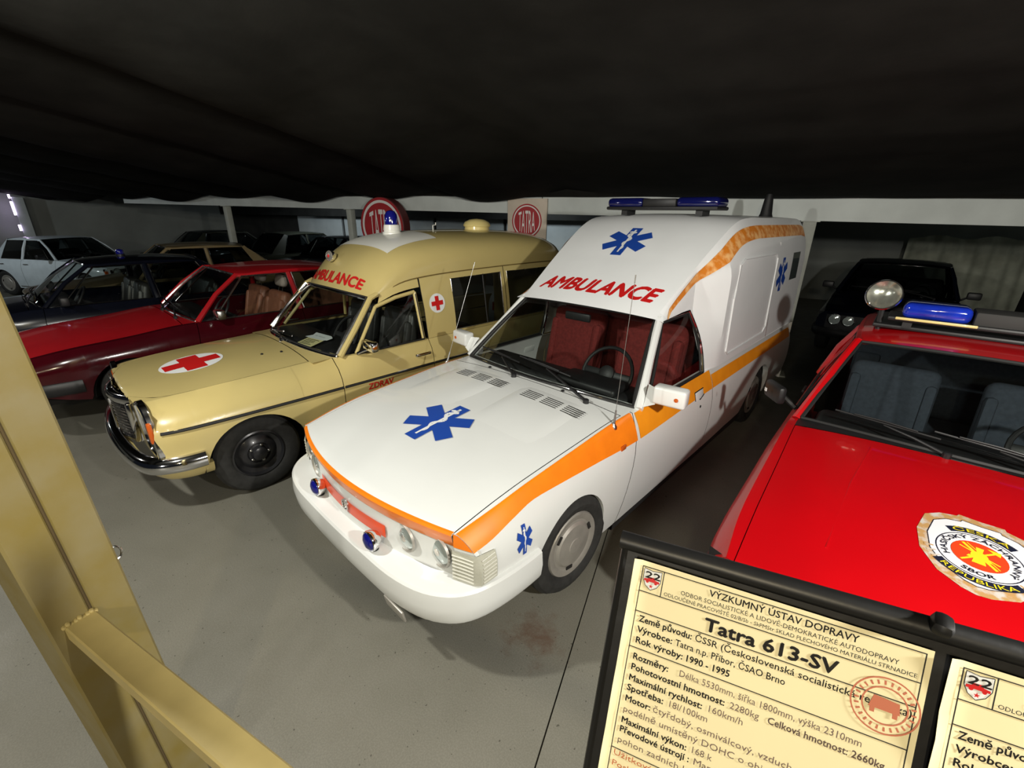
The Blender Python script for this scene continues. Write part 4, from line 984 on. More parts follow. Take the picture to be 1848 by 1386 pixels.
# ------------------------------------------------------------------ saloon cars
def build_car(label, loc, rz, paint, name='saloon_car', cat='car', roof_z=1.42, rear=4.75, glass=TINT, inner=SEATBLACK, trim=CHROME, rimm=ALU, rim='cap', lamps='twin', st=None, wheelbase=2.98, hub=.88, width=1.0, handles=True, headrest=False, hrm=None, bumperm=None, mirrors=True, xtop=.60, ws0=1.53, ws1=2.07, detail=True, bpillar=2.70, group=None, mirrorm=None, pillar_mat=None, nose=.12, cuts=(1.52, 2.72, 3.6), rw1=3.42, rw0=4.0, side=None, indic=True, mrot=0.0, msize=(.17, .09, .11)):
    T = thing(name, label, cat, loc, rz, group)
    st = st or [(.0, .790, .765, .77, .86, .58, .84, .40), (.35, .835, .805, .80, .885, .60, .86, .32), (.9, .885, .850, .815, .895, .60, .86, .25), (1.45, .945, .905, .82, .90, .60, .86, .21), (2.7, .95, .915, .825, .90, .60, .86, .21), (3.9, .95, .915, .82, .895, .60, .86, .24), (rear, .90, .86, .77, .85, .60, .84, .40)]
    b = Body(st, nose=nose, fade=.5, q=2.6); hub2 = hub+wheelbase
    b.arch = [(hub, .30, .36), (hub2, .30, .355)]
    xh = lambda y: lerp(.735, .775, max(0, min(1, y/1.45)))
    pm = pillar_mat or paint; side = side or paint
    c0, c1, c2 = cuts
    for sg in (-1, 1):
        m = b.panel(sg, .0, c0, 0, -.08, xin=lambda y: xh(y)+.004)
        fz = [b.top(b.xs(0)-.002, 0), .70, .60, .50, .42]; m.grid([[V(sg*lerp(xh(0), b.side(0, z) if k else b.xs(0), f), b.warp(lerp(xh(0), b.side(0, z), f), 0)+.001, z if k else b.top(lerp(xh(0), b.xs(0)-.002, f), 0)-.002) for k, z in enumerate(fz)] for f in (0, .5, 1)], flip=sg > 0)
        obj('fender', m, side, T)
        for y0, y1, s0 in ((c0+.006, c1, -.08), (c1+.006, c2, 0)):
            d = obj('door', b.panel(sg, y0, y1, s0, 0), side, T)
            if handles: obj('door_handle', MB().rbox(tuple(b.S(y1-.16, .80, sg, .010)), (.022, .15, .026), .008), trim, d)
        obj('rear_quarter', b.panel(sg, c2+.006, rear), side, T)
        obj('sill_trim', MB().tube([b.S(lerp(hub+.42, hub2-.42, i/8), .26, sg, .002) for i in range(9)], .012, 6), DULLCHROME, T)
        for yc, zc, r in b.arch:
            rows = [[V(sg*x, yc-(r+.008)*math.cos(a), zc+(r+.008)*math.sin(a)) for x in (.86, .5)] for a in [math.pi*k/14 for k in range(0, 15)]]
            w = MB().grid(rows); w.f.append([len(w.v)-2*i-1 for i in range(len(rows))]); obj('wheel_housing', w, DARK, T)
    obj('hood', b.hood(.0, ws0-.14, xh, lip=.05), paint, T)
    wsy = lambda x: ws0-.10+.10*(x/.77)**2
    obj('scuttle', MB().grid([[b.P(x, lerp(ws0-.132, wsy(x)+.04, k/3)) for k in range(4)] for x in [lerp(-.80, .80, i/20) for i in range(21)]]), BLACK if paint is RED else paint, T)
    ry = rear-.62
    obj('boot_lid', MB().grid([[b.P(x, lerp(rw0-.03, rear, k/8)) for k in range(9)] for x in [lerp(-.80, .80, i/16)*min(1, 1) for i in range(17)]]), paint, T)
    obj('tail_panel', MB().grid([[V(x, b.warp(x, rear), b.top(min(abs(x), b.xs(rear)-.001), rear)), V(x, b.warp(x, rear), .40)] for x in [lerp(-.84, .84, i/16) for i in range(17)]]), paint, T)
    fy = lambda x: b.warp(x, 0)+.02
    obj('front_panel', MB().grid([[V(x, fy(x), .75), V(x, fy(x), .42)] for x in [lerp(-.85, .85, i/20) for i in range(21)]], flip=True), BLACK, T)
    for sg in (-1, 1):
        for x, r in (((.62, .075), (.44, .07)) if lamps == 'twin' else ((.60, .09),)):
            c = (sg*x, fy(x)-.012, .655); hl = obj('headlamp', MB().lathe([(r+.012, -.01), (r+.012, .008), (r, .012), (r-.004, .0)], c, (0, -1, 0), 24), trim, T)
            obj('lens', MB().lathe([(r-.002, .002), (r*.6, .012), (.001, .016)], c, (0, -1, 0), 24), LAMPGLASS, hl)
        if indic: obj('indicator', MB().rbox((sg*.80, fy(.80)-.006, .655), (.09, .04, .10), .012), AMBER, T)
        obj('tail_lamp', MB().rbox((sg*.66, b.warp(.66, rear)+.005, .70), (.26, .03, .12), .01), RLENS, T)
    half = [(0, -.10), (.5, -.085), (.72, -.04), (.84, .06), (.895, .20), (.905, .45)]
    path = [(p.x, p.y) for p in qpoly([(-x, y, 0) for x, y in half[::-1]]+[(x, y, 0) for x, y in half[1:]], 3)]
    prof = [(-.08, .525), (-.01, .525), (.008, .50), (.008, .43), (-.01, .40), (-.08, .40)]
    obj('bumper', MB().sweep(path, prof, closed=True), bumperm or BLACK, T, smooth=40)
    obj('rear_bumper', MB().sweep([(-x, rear+.0-y-.02) for x, y in path], prof, closed=True), bumperm or BLACK, T, smooth=40)
    def ws(u, v):
        xb = u*.765; p = V(xb, wsy(xb), b.top(min(.79, abs(xb)), wsy(xb))+.004); q = V(u*xtop, ws1-.05+.05*u*u, roof_z-.025-.02*u*u); r = p.lerp(q, v); k = .02*math.sin(math.pi*v); return r+V(0, -.6*k, .8*k)
    def rw(u, v):
        xb = u*.74; p = V(xb, rw0-.05*u*u, b.top(abs(xb), rw0)+.003); q = V(u*(xtop-.01), rw1-.04*u*u, roof_z-.02-.02*u*u); r = p.lerp(q, v); k = .025*math.sin(math.pi*v); return r+V(0, .6*k, .8*k)
    obj('windscreen', patch(lambda s, t: ws(2*s-1, t), 16, 8), GLASS if detail else glass, T); obj('rear_window', patch(lambda s, t: rw(2*s-1, t), 12, 6, flip=True), glass, T)
    for f_, nm in ((ws, 'windscreen_trim'), (rw, 'rear_window_trim')):
        obj(nm, MB().tube([f_(-1+2*i/16, 0) for i in range(17)]+[f_(1, i/8) for i in range(1, 9)]+[f_(1-2*i/16, 1) for i in range(1, 17)]+[f_(-1, 1-i/8) for i in range(1, 9)], .012, 6), SEAL if paint in (RED,) else trim, T)
    def roof(u, v):
        y = lerp(ws1-.05, rw1, v)+ (.05*u*u if v < .01 else 0)-(.04*u*u if v > .99 else 0); x = u*(xtop+.035*math.sin(math.pi*v)**.7)
        return V(x, y, roof_z-.025+.045*math.sin(math.pi*min(1, max(0, v)))**.6-.035*abs(u)**3)
    rr = MB().grid([[roof(-1+2*i/16, j/12) for j in range(13)] for i in range(17)], flip=True); obj('roof', rr, paint, T)
    for sg in (-1, 1):
        A = [V(sg*.79, ws0+.01, .915), V(sg*.70, lerp(ws0, ws1, .5), lerp(.92, roof_z, .52)), V(sg*(xtop+.02), ws1+.01, roof_z-.045)]
        obj('front_pillar', MB().tube(A, [.03, .026, .026], 8), pm, T)
        obj('roof_rail', MB().tube([V(sg*(xtop+.02), ws1+.01, roof_z-.05)]+[V(sg*abs(roof(1, j/8).x), roof(1, j/8).y, roof(1, j/8).z-.022) for j in range(1, 9)], .026, 8), paint, T)
        def win(y0, y1, t0, t1):
            def f(u, v):
                p = V(.825, lerp(y0, y1, u), .92); q = V(xtop+.045, lerp(t0, t1, u), roof_z-.065); r = p.lerp(q, v); return V(sg*(r.x+.015*math.sin(math.pi*v)), r.y, r.z)
            return f
        for y0, y1, t0, t1 in ((ws0+.17, bpillar-.03, ws1+.06, bpillar-.05), (bpillar+.05, rw0-.42, bpillar+.03, rw1-.10)):
            f = win(y0, y1, t0, t1); dw = obj('door_window', patch(f, 6, 6, flip=sg < 0), GLASS if detail else glass, T)
            obj('window_trim', MB().tube([f(0, 0), f(0, 1), f(.5, 1), f(1, 1), f(1, 0), f(.5, 0), f(0, 0)], .011, 6), trim, dw)
        obj('middle_pillar', MB().tube([V(sg*.822, bpillar+.01, .91), V(sg*.74, bpillar, 1.16), V(sg*(xtop+.04), bpillar-.01, roof_z-.06)], [.035, .033, .03], 8), pm, T)
        k = [V(sg*.825, rw0-.42, .91), V(sg*(xtop+.045), rw1-.10, roof_z-.06), V(sg*(xtop+.0), rw1-.03, roof_z-.035), V(sg*.745, rw0-.05, .93), V(sg*.82, rw0+.05, .905)]
        m = MB(); m.face(*(k if sg < 0 else k[::-1])); obj('rear_pillar', m, paint, T)
        if mirrors:
            mr = obj('door_mirror', MB().rbox((sg*.97, ws0+.20, 1.0), msize, .022, 2, Matrix.Rotation(-sg*mrot, 3, 'Z')), mirrorm or BLACK, T); obj('mirror_arm', MB().tube([(sg*.83, ws0+.17, .93), (sg*.91, ws0+.19, .98)], .016, 6), BLACK, mr)
    wiper(T, b.P(-.10, ws0-.13, .006), ws(-.5, .12), ws(-.5, .13)+V(0, -.02, .01), .48, ws(.1, .03)-ws(-.9, .10))
    wiper(T, b.P(.50, ws0-.13, .006), ws(.12, .13), ws(.10, .14)+V(0, -.02, .01), .48, ws(.6, .03)-ws(-.5, .12))
    obj('dashboard', MB().rbox((0, ws0+.19, .855), (1.42, .30, .14), .05, 3), BLACK, T)
    for x in (-.37, .37): seat(T, x, 2.22, .46, inner, w=.52, hb=.60, rec=.24, headrest=headrest, hm=hrm)
    seat(T, 0, 3.12, .46, inner, w=1.35, hb=.56, rec=.28, name='rear_bench')
    steering(T, (.37, 1.90, .93), math.radians(58), .19)
    obj('cabin_floor', MB().box((0, 2.65, .30), (1.64, 2.4, .02)), BLACK, T, smooth=0)
    obj('underbody', MB().box((0, rear/2, .28), (1.0, rear-.3, .14)), DARK, T, smooth=0)
    for x in (-.77, .77):
        wheel(T, x, hub, .315, .19, .20, rimm, rim); wheel(T, x, hub2, .315, .19, .20, rimm, rim)
    return T, b, ws, roof

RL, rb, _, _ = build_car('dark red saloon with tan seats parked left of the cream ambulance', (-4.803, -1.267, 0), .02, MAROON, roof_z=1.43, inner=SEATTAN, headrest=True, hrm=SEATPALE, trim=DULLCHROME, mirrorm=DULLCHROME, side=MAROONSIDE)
BK, bb, _, broof = build_car('black saloon with a small blue beacon, left of the dark red saloon', (-6.97, -2.429, 0), .024, BLACKP, roof_z=1.44, inner=SEATBLACK)
q = broof(-.1, .38)
be = obj('beacon', MB().lathe([(.055, -.005), (.055, .02), (.05, .025)], tuple(q), (0, 0, 1), 20), BLACK, BK); obj('blue_dome', MB().lathe([(.048, .022), (.05, .06), (.04, .085), (.001, .095)], tuple(q), (0, 0, 1), 20), BLUE, be)
FC, fb, fws, froof = build_car('bright red fire service saloon with badge on the hood and roof light bar', (2.433, .731, 0), .04, RED, name='fire_car', roof_z=1.40, inner=SEATGREY, pillar_mat=RED, trim=SEAL, nose=.14, mrot=-.9, msize=(.20, .055, .12), st=[(.0, .800, .765, .77, .86, .58, .84, .40), (.35, .855, .815, .80, .885, .60, .86, .32), (.9, .92, .870, .815, .895, .60, .86, .25), (1.45, .965, .925, .82, .90, .60, .86, .21), (2.7, .96, .92, .825, .90, .60, .86, .21), (3.9, .95, .915, .82, .895, .60, .86, .24), (4.75, .90, .86, .77, .85, .60, .84, .40)])
WS_, wbd, _, _ = build_car('old white saloon parked sideways by the far left wall', (-13.026, 1.14, 0), 2.148, OLDWHITE, rear=4.1, wheelbase=2.45, hub=.75, roof_z=1.42, detail=False, lamps='single', rw0=3.6, rw1=3.15, cuts=(1.52, 2.55, 3.3), bpillar=2.5)
BG, _, _, _ = build_car('beige saloon whose roof shows behind the black saloon', (-9.4, -1.05, 0), -.04, BEIGEP, roof_z=1.48, detail=False)

# ------------------------------------------------------------------ fire car: light bar, spot lamp, badge
q = froof(0, .30)
zb = q.z
obj('roof_carrier', MB().rbox((0, 2.62, zb+.012), (1.16, .50, .03), .012), BLACK, FC)
LBF = obj('light_bar', MB().rbox((0, 2.46, zb+.075), (1.02, .26, .03), .012), BLACK, FC)
obj('cream_strip', MB().rbox((-.27, 2.325, zb+.082), (.40, .012, .018), .005), CREAMPLASTIC, LBF)
for sg in (-1, 1):
    obj('blue_lens', MB().rbox((-.275 if sg < 0 else .40, 2.46, zb+.135), (.34 if sg < 0 else .22, .24, .10), .035, 3), BRIGHTBLUE, LBF)
    obj('bracket', MB().box((sg*.40, 2.46, zb+.04), (.05, .18, .06)), BLACK, LBF)
obj('loudspeaker', MB().rbox((.09, 2.46, zb+.125), (.37, .23, .09), .012), mat('grey_plastic', (.035, .035, .034), .7), LBF)
c = V(-.565, 2.36, 1.635); d = V(-.10, -.93, .34)
sl = obj('spot_lamp', MB().lathe([(.02, -.11), (.06, -.085), (.095, -.03), (.105, .0), (.10, .012), (.094, .012)], tuple(c), tuple(d), 28), CHROME, FC)
obj('reflector', MB().lathe([(.094, .006), (.07, -.012), (.035, -.028), (.001, -.03)], tuple(c), tuple(d), 28), SILVERLAMP, sl)
obj('lens', MB().lathe([(.094, .010), (.05, .018), (.001, .02)], tuple(c), tuple(d), 28), GLASS, sl)
obj('lamp_pole', MB().tube([tuple(c-d*.06), (-.55, 2.42, 1.50), (-.545, 2.43, 1.36)], .016, 8), BLACK, sl)
TAN = mat('tan_badge_foil', (.62, .36, .14), .4, var=.25, vscale=30, col2=(.55, .50, .45), thr=(.45, .62)); NAVY = mat('navy_print', (.010, .012, .03), .5); YEL = mat('yellow_print', (.80, .62, .02), .5); WB = mat('badge_white', (.74, .73, .76), .5); RB = mat('badge_red', (.70, .05, .01), .5)
def bd(a, c, o=0.0):
    th = -.06; x, y = a*math.cos(th)-c*math.sin(th), a*math.sin(th)+c*math.cos(th); return fb.P(-.005+x, .63+y, .002+o)
def shield(k):
    P = [(-.13, .215), (-.075, .235), (-.07, .25), (0, .245), (.07, .25), (.075, .235), (.13, .215), (.175, .17), (.19, .05), (.17, -.07), (.11, -.17), (.04, -.215), (0, -.225), (-.04, -.215), (-.11, -.17), (-.17, -.07), (-.19, .05), (-.175, .17)]
    return [(x*k, y*k) for x, y in P]
BDG = obj('badge', MB().flat([shield(1.0)], lambda a, c: bd(a, c), .04), TAN, FC)
obj('badge_field', MB().flat([shield(.82)], lambda a, c: bd(a, c+.004, .001), .04), WB, BDG)
obj('badge_outline', MB().flat(ring_polys(.124, .128)+[[(x*.815, y*.815+.004), (x2*.815, y2*.815+.004), (x2*.83, y2*.83+.004), (x*.83, y*.83+.004)] for (x, y), (x2, y2) in zip(shield(1), shield(1)[1:]+shield(1)[:1])], lambda a, c: bd(a, c, .0018), None), NAVY, BDG)
rays = []
for k in range(15):
    an = math.radians(-165+k*150/14); r0, r1 = .135, .165; ca, sa = math.cos(an), math.sin(an); rays.append([(ca*r0-sa*.003, sa*r0+ca*.003), (ca*r0+sa*.003, sa*r0-ca*.003), (ca*r1+sa*.005, sa*r1-ca*.005), (ca*r1-sa*.005, sa*r1+ca*.005)])
obj('badge_rays', MB().flat(rays, lambda a, c: bd(a, c, .0018), None), TAN, BDG)
def band(r, h0, h1, a0, a1, n=14):
    out = []
    for i in range(n):
        t0, t1 = math.radians(lerp(a0, a1, i/n)), math.radians(lerp(a0, a1, (i+1)/n)); out.append([((r+h0)*math.cos(t0), (r+h0)*math.sin(t0)), ((r+h1)*math.cos(t0), (r+h1)*math.sin(t0)), ((r+h1)*math.cos(t1), (r+h1)*math.sin(t1)), ((r+h0)*math.cos(t1), (r+h0)*math.sin(t1))])
    return out
for a0_, a1_ in ((50, 130), (-140, -40)): obj('badge_banner', MB().flat(band(.15, -.016, .016, a0_, a1_), lambda a, c: bd(a, c, .0026), None), NAVY, BDG)
obj('badge_disc', MB().flat([circle(.082, 32)], lambda a, c: bd(a, c, .0026), .05), RB, BDG)
def arc_text(mb, s, size, r, mid, width, o, inner=False, bold=0.0):
    sg = -1 if inner else 1
    def fn(a, c):
        an = math.radians(mid)-sg*(a/r); rr = r+sg*c; return bd(rr*math.cos(an), rr*math.sin(an), o)
    text_to(mb, s, size, fn, bold=bold, align='CENTER', fit=width)
t1 = MB(); arc_text(t1, 'ČESKÁ', .03, .139, 90, .165, .0036); obj('badge_banner_text', t1, YEL, BDG); t1 = MB(); arc_text(t1, 'REPUBLIKA', .03, .161, -90, .235, .0036, inner=True); obj('badge_banner_text', t1, YEL, BDG)
t2 = MB(); arc_text(t2, 'HASIČSKÝ ZÁCHRANNÝ', .028, .094, 90, .40, .0036, bold=.0006); obj('badge_ring_text', t2, NAVY, BDG); t2 = MB(); arc_text(t2, 'SBOR', .028, .115, -90, .10, .0036, inner=True, bold=.0006); obj('badge_ring_text', t2, NAVY, BDG)
def stick(x0, y0, x1, y1, w):
    l = math.hypot(x1-x0, y1-y0); nx, ny = -(y1-y0)/l*w/2, (x1-x0)/l*w/2; return [(x0+nx, y0+ny), (x1+nx, y1+ny), (x1-nx, y1-ny), (x0-nx, y0-ny)]
em = [stick(-.05, .055, .05, -.055, .010), stick(-.038, .062, .058, -.045, .004), stick(.05, .055, -.05, -.055, .008), stick(-.058, .03, .058, -.02, .006), [(.02, .062), (.06, .062), (.058, .035), (.04, .045)], circle(.026, 14, 0, -.002), [(-.03, -.01), (.03, -.01), (.036, -.024), (-.036, -.024)], [(-.008, .02), (.008, .02), (.012, .05), (-.012, .05)], [(-.016, -.022), (.016, -.022), (.02, -.05), (-.02, -.05)]]
obj('fire_emblem', MB().flat(em, lambda a, c: bd(a, c, .0036), None), YEL, BDG)
# raised field and crease on the fire car's hood
obj('hood_crease', MB().tube([fb.P(-.40, 1.30, -.002), fb.P(-.44, .9, -.002), fb.P(-.46, .35, -.002)], .006, 6), RED, FC)

# ------------------------------------------------------------------ more cars in the second row
build_car('black saloon facing out behind the girder, twin headlamps beside the pale post', (1.62, 7.50, 0), .05, BLACKP, detail=False, indic=False)
build_car('dark green saloon in the second row, farthest from the round red sign', (-16.2, 6.4, 0), 3.30, DARKGREENP, group='saloons in the second row', detail=False, roof_z=1.50, glass=TINT)
build_car('dark green saloon in the second row, middle one of the three far saloons', (-14.0, 8.0, 0), 3.30, DARKGREENP, group='saloons in the second row', detail=False, roof_z=1.50)
build_car('black saloon in the second row, nearest the round red sign', (-11.7, 8.6, 0), 3.35, BLACKP, group='saloons in the second row', detail=False, roof_z=1.46)
build_car('black saloon at the left edge in front of the old white saloon', (-9.45, -6.2, 0), .03, BLACKP, detail=False, roof_z=1.40)
# draped tarpaulin at the right
TARP = mat('pale_grey_tarpaulin', (.40, .42, .34), .8, var=.3, vscale=3)
rows = []
for i in range(70):
    a = lerp(5.5, 7.9, i/69); r = []
    for j in range(9):
        z = lerp(1.80, .02, j/8); o = 12.9+.05*math.sin(a*9+.8*math.sin(z*2))*(.5+.5*j/8)+.03*math.sin(a*21+z); r.append(B(a, o, z-.08*math.sin(a*3.1)**2*(1-j/8)))
    rows.append(r)
tag(obj('tarpaulin', MB().grid(rows), TARP), 'pale grey tarpaulin hanging in folds behind the red fire car', 'tarpaulin')

# ------------------------------------------------------------------ the two maker's signs by the girder
SR = mat('sign_red', (.36, .020, .026), .45, var=.06); SW = mat('sign_white', (.74, .72, .70), .5); SB = mat('sign_board_beige', (.60, .52, .43), .6, var=.06); SD = mat('sign_side_dark', (.10, .02, .02), .6)
def tatra(mb, r, fn, n=0):
    text_to(mb, 'TATRA', 1.0, lambda a, c: fn(a, (c-.365)*2.45*r/1.0*math.sqrt(max(.05, 1-(a/(r*1.12))**2))), align='CENTER', fit=1.42*r, step=.08*r)
def sgn(a, o): return Matrix.Translation(tuple(B(a, o, 0))) @ Matrix.Rotation(math.radians(90)-BY, 4, 'Z')
rs = thing('round_sign', 'round red sign with white ring and lettering standing behind the cream ambulance', 'sign', tuple(B(-4.22, 5.42, 0)), math.radians(90)-BY)
RZ = 1.885; RR = .50
obj('drum', MB().lathe([(RR-.01, -.10), (RR, -.09), (RR, .09), (RR-.012, .10)], (0, 0, RZ), (0, -1, 0), 56, cap0=True), SD, rs)
obj('face', MB().flat([circle(RR-.012, 56)], lambda a, c: (a, -.10, RZ+c)), SR, rs)
obj('white_ring', MB().flat(ring_polys(RR*.80, RR*.89, 56), lambda a, c: (a, -.102, RZ+c)), SW, rs)
tx = MB(); tatra(tx, RR*.74, lambda a, c: (a, -.103, RZ+c)); obj('lettering', tx, SW, rs)
obj('pole', MB().tube([(0, 0, 0), (0, 0, RZ-RR+.03)], .035, 10).lathe([(.22, 0), (.22, .02), (.05, .03)], (0, 0, 0), (0, 0, 1), 20), BLACK, rs)
sq = thing('square_sign', 'beige square board with a round red emblem hanging on the girder', 'sign', tuple(B(-1.43, 5.585, 0)), math.radians(90)-BY)
obj('board', MB().rbox((0, 0, 1.965), (.69, .03, .79), .004), SB, sq)
obj('emblem_disc', MB().flat([circle(.262, 48)], lambda a, c: (a, -.0165, 2.02+c)), SR, sq)
obj('white_ring', MB().flat(ring_polys(.222, .240, 48), lambda a, c: (a, -.0175, 2.02+c)), SW, sq)
tx = MB(); tatra(tx, .205, lambda a, c: (a, -.0185, 2.02+c)); obj('lettering', tx, SW, sq)
obj('hanger', MB().tube([(-.25, .0, 2.35), (-.25, .03, 2.42)], .005).tube([(.25, .0, 2.35), (.25, .03, 2.42)], .005), BLACK, sq)

# ------------------------------------------------------------------ walkway: column, rail and information board
P0 = V(.448, -1.047, 1.0)
COLP = mat('yellowed_column_paint', (.36, .275, .07), .55, var=.3, vscale=7, col2=(.28, .235, .115), rvar=.12, bump=.06, bscale=40)
RAILP = mat('ochre_rail_paint', (.50, .40, .16), .5, var=.08, vscale=9)
def CP(z, o, back=0.0): return V(P0.x, P0.y, 0)+EY*(.163-.033*z+o)-EX*back+V(0, 0, z)
CT = thing('column', 'yellowed steel column of two welded channels at the left edge', 'column', (0, 0, 0))
for o0, o1 in ((-.198, -.1025), (-.0985, 0)):
    rows = [[CP(z, o0+.006), CP(z, o1-.006), CP(z, o1, .006), CP(z, o1, .20), CP(z, o0, .20), CP(z, o0, .006)] for z in (0.0, 1.0, 2.2, 3.38)]
    m = MB().grid(rows, close_u=True, flip=True); m.f.append([18+i for i in range(6)]); obj('channel', m, COLP, CT, smooth=20)
obj('weld_seam', MB().tube([CP(z, -.1005, .004) for z in (0.01, 1, 2.2, 3.35)], .004, 6), mat('dark_weld', (.10, .07, .03), .9), CT)
obj('wire_hook', MB().tube(qpoly([CP(1.135, -.01, .03), CP(1.14, .012, .03), CP(1.12, .022, .03), CP(1.10, .016, .03), CP(1.095, .004, .03)], 4), .003, 6), DULLCHROME, CT)
RD = V(math.sin(math.radians(74)), math.cos(math.radians(74)), 0); RN = V(-RD.y, RD.x, 0)
RT = thing('handrail', 'ochre steel handrail running from the column towards the information board', 'handrail', (0, 0, 0))
m = MB(); rows = []
for t in (0, 3.4):
    p = P0+RD*t; rows.append([p+RN*.036+V(0, 0, -.004), p+RN*.032, p-RN*.032, p-RN*.036+V(0, 0, -.004), p-RN*.036+V(0, 0, -.046), p+RN*.036+V(0, 0, -.046)])
m.grid(rows, close_u=True); m.f.append([0, 1, 2, 3, 4, 5]); m.f.append([6+i for i in range(6)][::-1]); obj('rail_bar', m, RAILP, RT, smooth=20)
w = MB()
for k in range(9): w.rbox(tuple(P0+RN*lerp(-.036, .036, k/8)+RD*.004+V(0, 0, .004*math.sin(k*2.1))), (.016, .012, .012), .005)
obj('weld_bead', w, RAILP, RT, kind='stuff')
for t in (1.9, 3.35): p = P0+RD*t; obj('rail_post', MB().rbox((p.x, p.y, .477), (.05, .05, .954), .006, rot=None), RAILP, RT)
TL = math.radians(20); UP = V(0, 0, math.cos(TL))+EY*math.sin(TL); NB = EX.cross(UP)
BS = .588; BO = V(1.0929, -.9850, 1.4574)      # sheet scale and origin of the board plane
def S_(a, b, o=0.0): return BO+(EX*a+UP*b)*BS+NB*o      # board plane; NB points to the reader
KB = mat('black_board', (.010, .010, .010), .42, var=.2, bump=.08, bscale=25)
SH = mat('cream_sheet', (.84, .75, .46), .55, var=.04, vscale=5, bump=.02, bscale=12)
IB = thing('information_board', 'black tilted board on the handrail holding printed sheets', 'board', (0, 0, 0))
def slab_ab(a0, a1, b0, b1, o0, o1): return MB().prism([(a0, b0), (a1, b0), (a1, b1), (a0, b1)], o0, o1, lambda a, b, c: S_(a, b, c))
obj('backing', slab_ab(1.462, 2.24, .255, .680, -.020, -.003), KB, IB, smooth=0)
obj('top_roll', MB().tube([S_(1.455, .684, -.006), S_(2.24, .694, -.006)], .0082, 12), KB, IB)
obj('side_edge', MB().tube([S_(1.464, .255, -.006), S_(1.464, .68, -.006)], .004, 8), KB, IB)
obj('clamp', MB().rbox(tuple(S_(1.838, .700, .0)), (.013, .018, .012), .005, 2), KB, IB)
for a in (1.60, 2.10):
    p = S_(a, .30, -.03); t_ = (p-P0).dot(RD); obj('bracket', MB().tube([p, S_(a, .22, -.045), P0+RD*t_+V(0, 0, .0)], .010, 8), KB, IB)
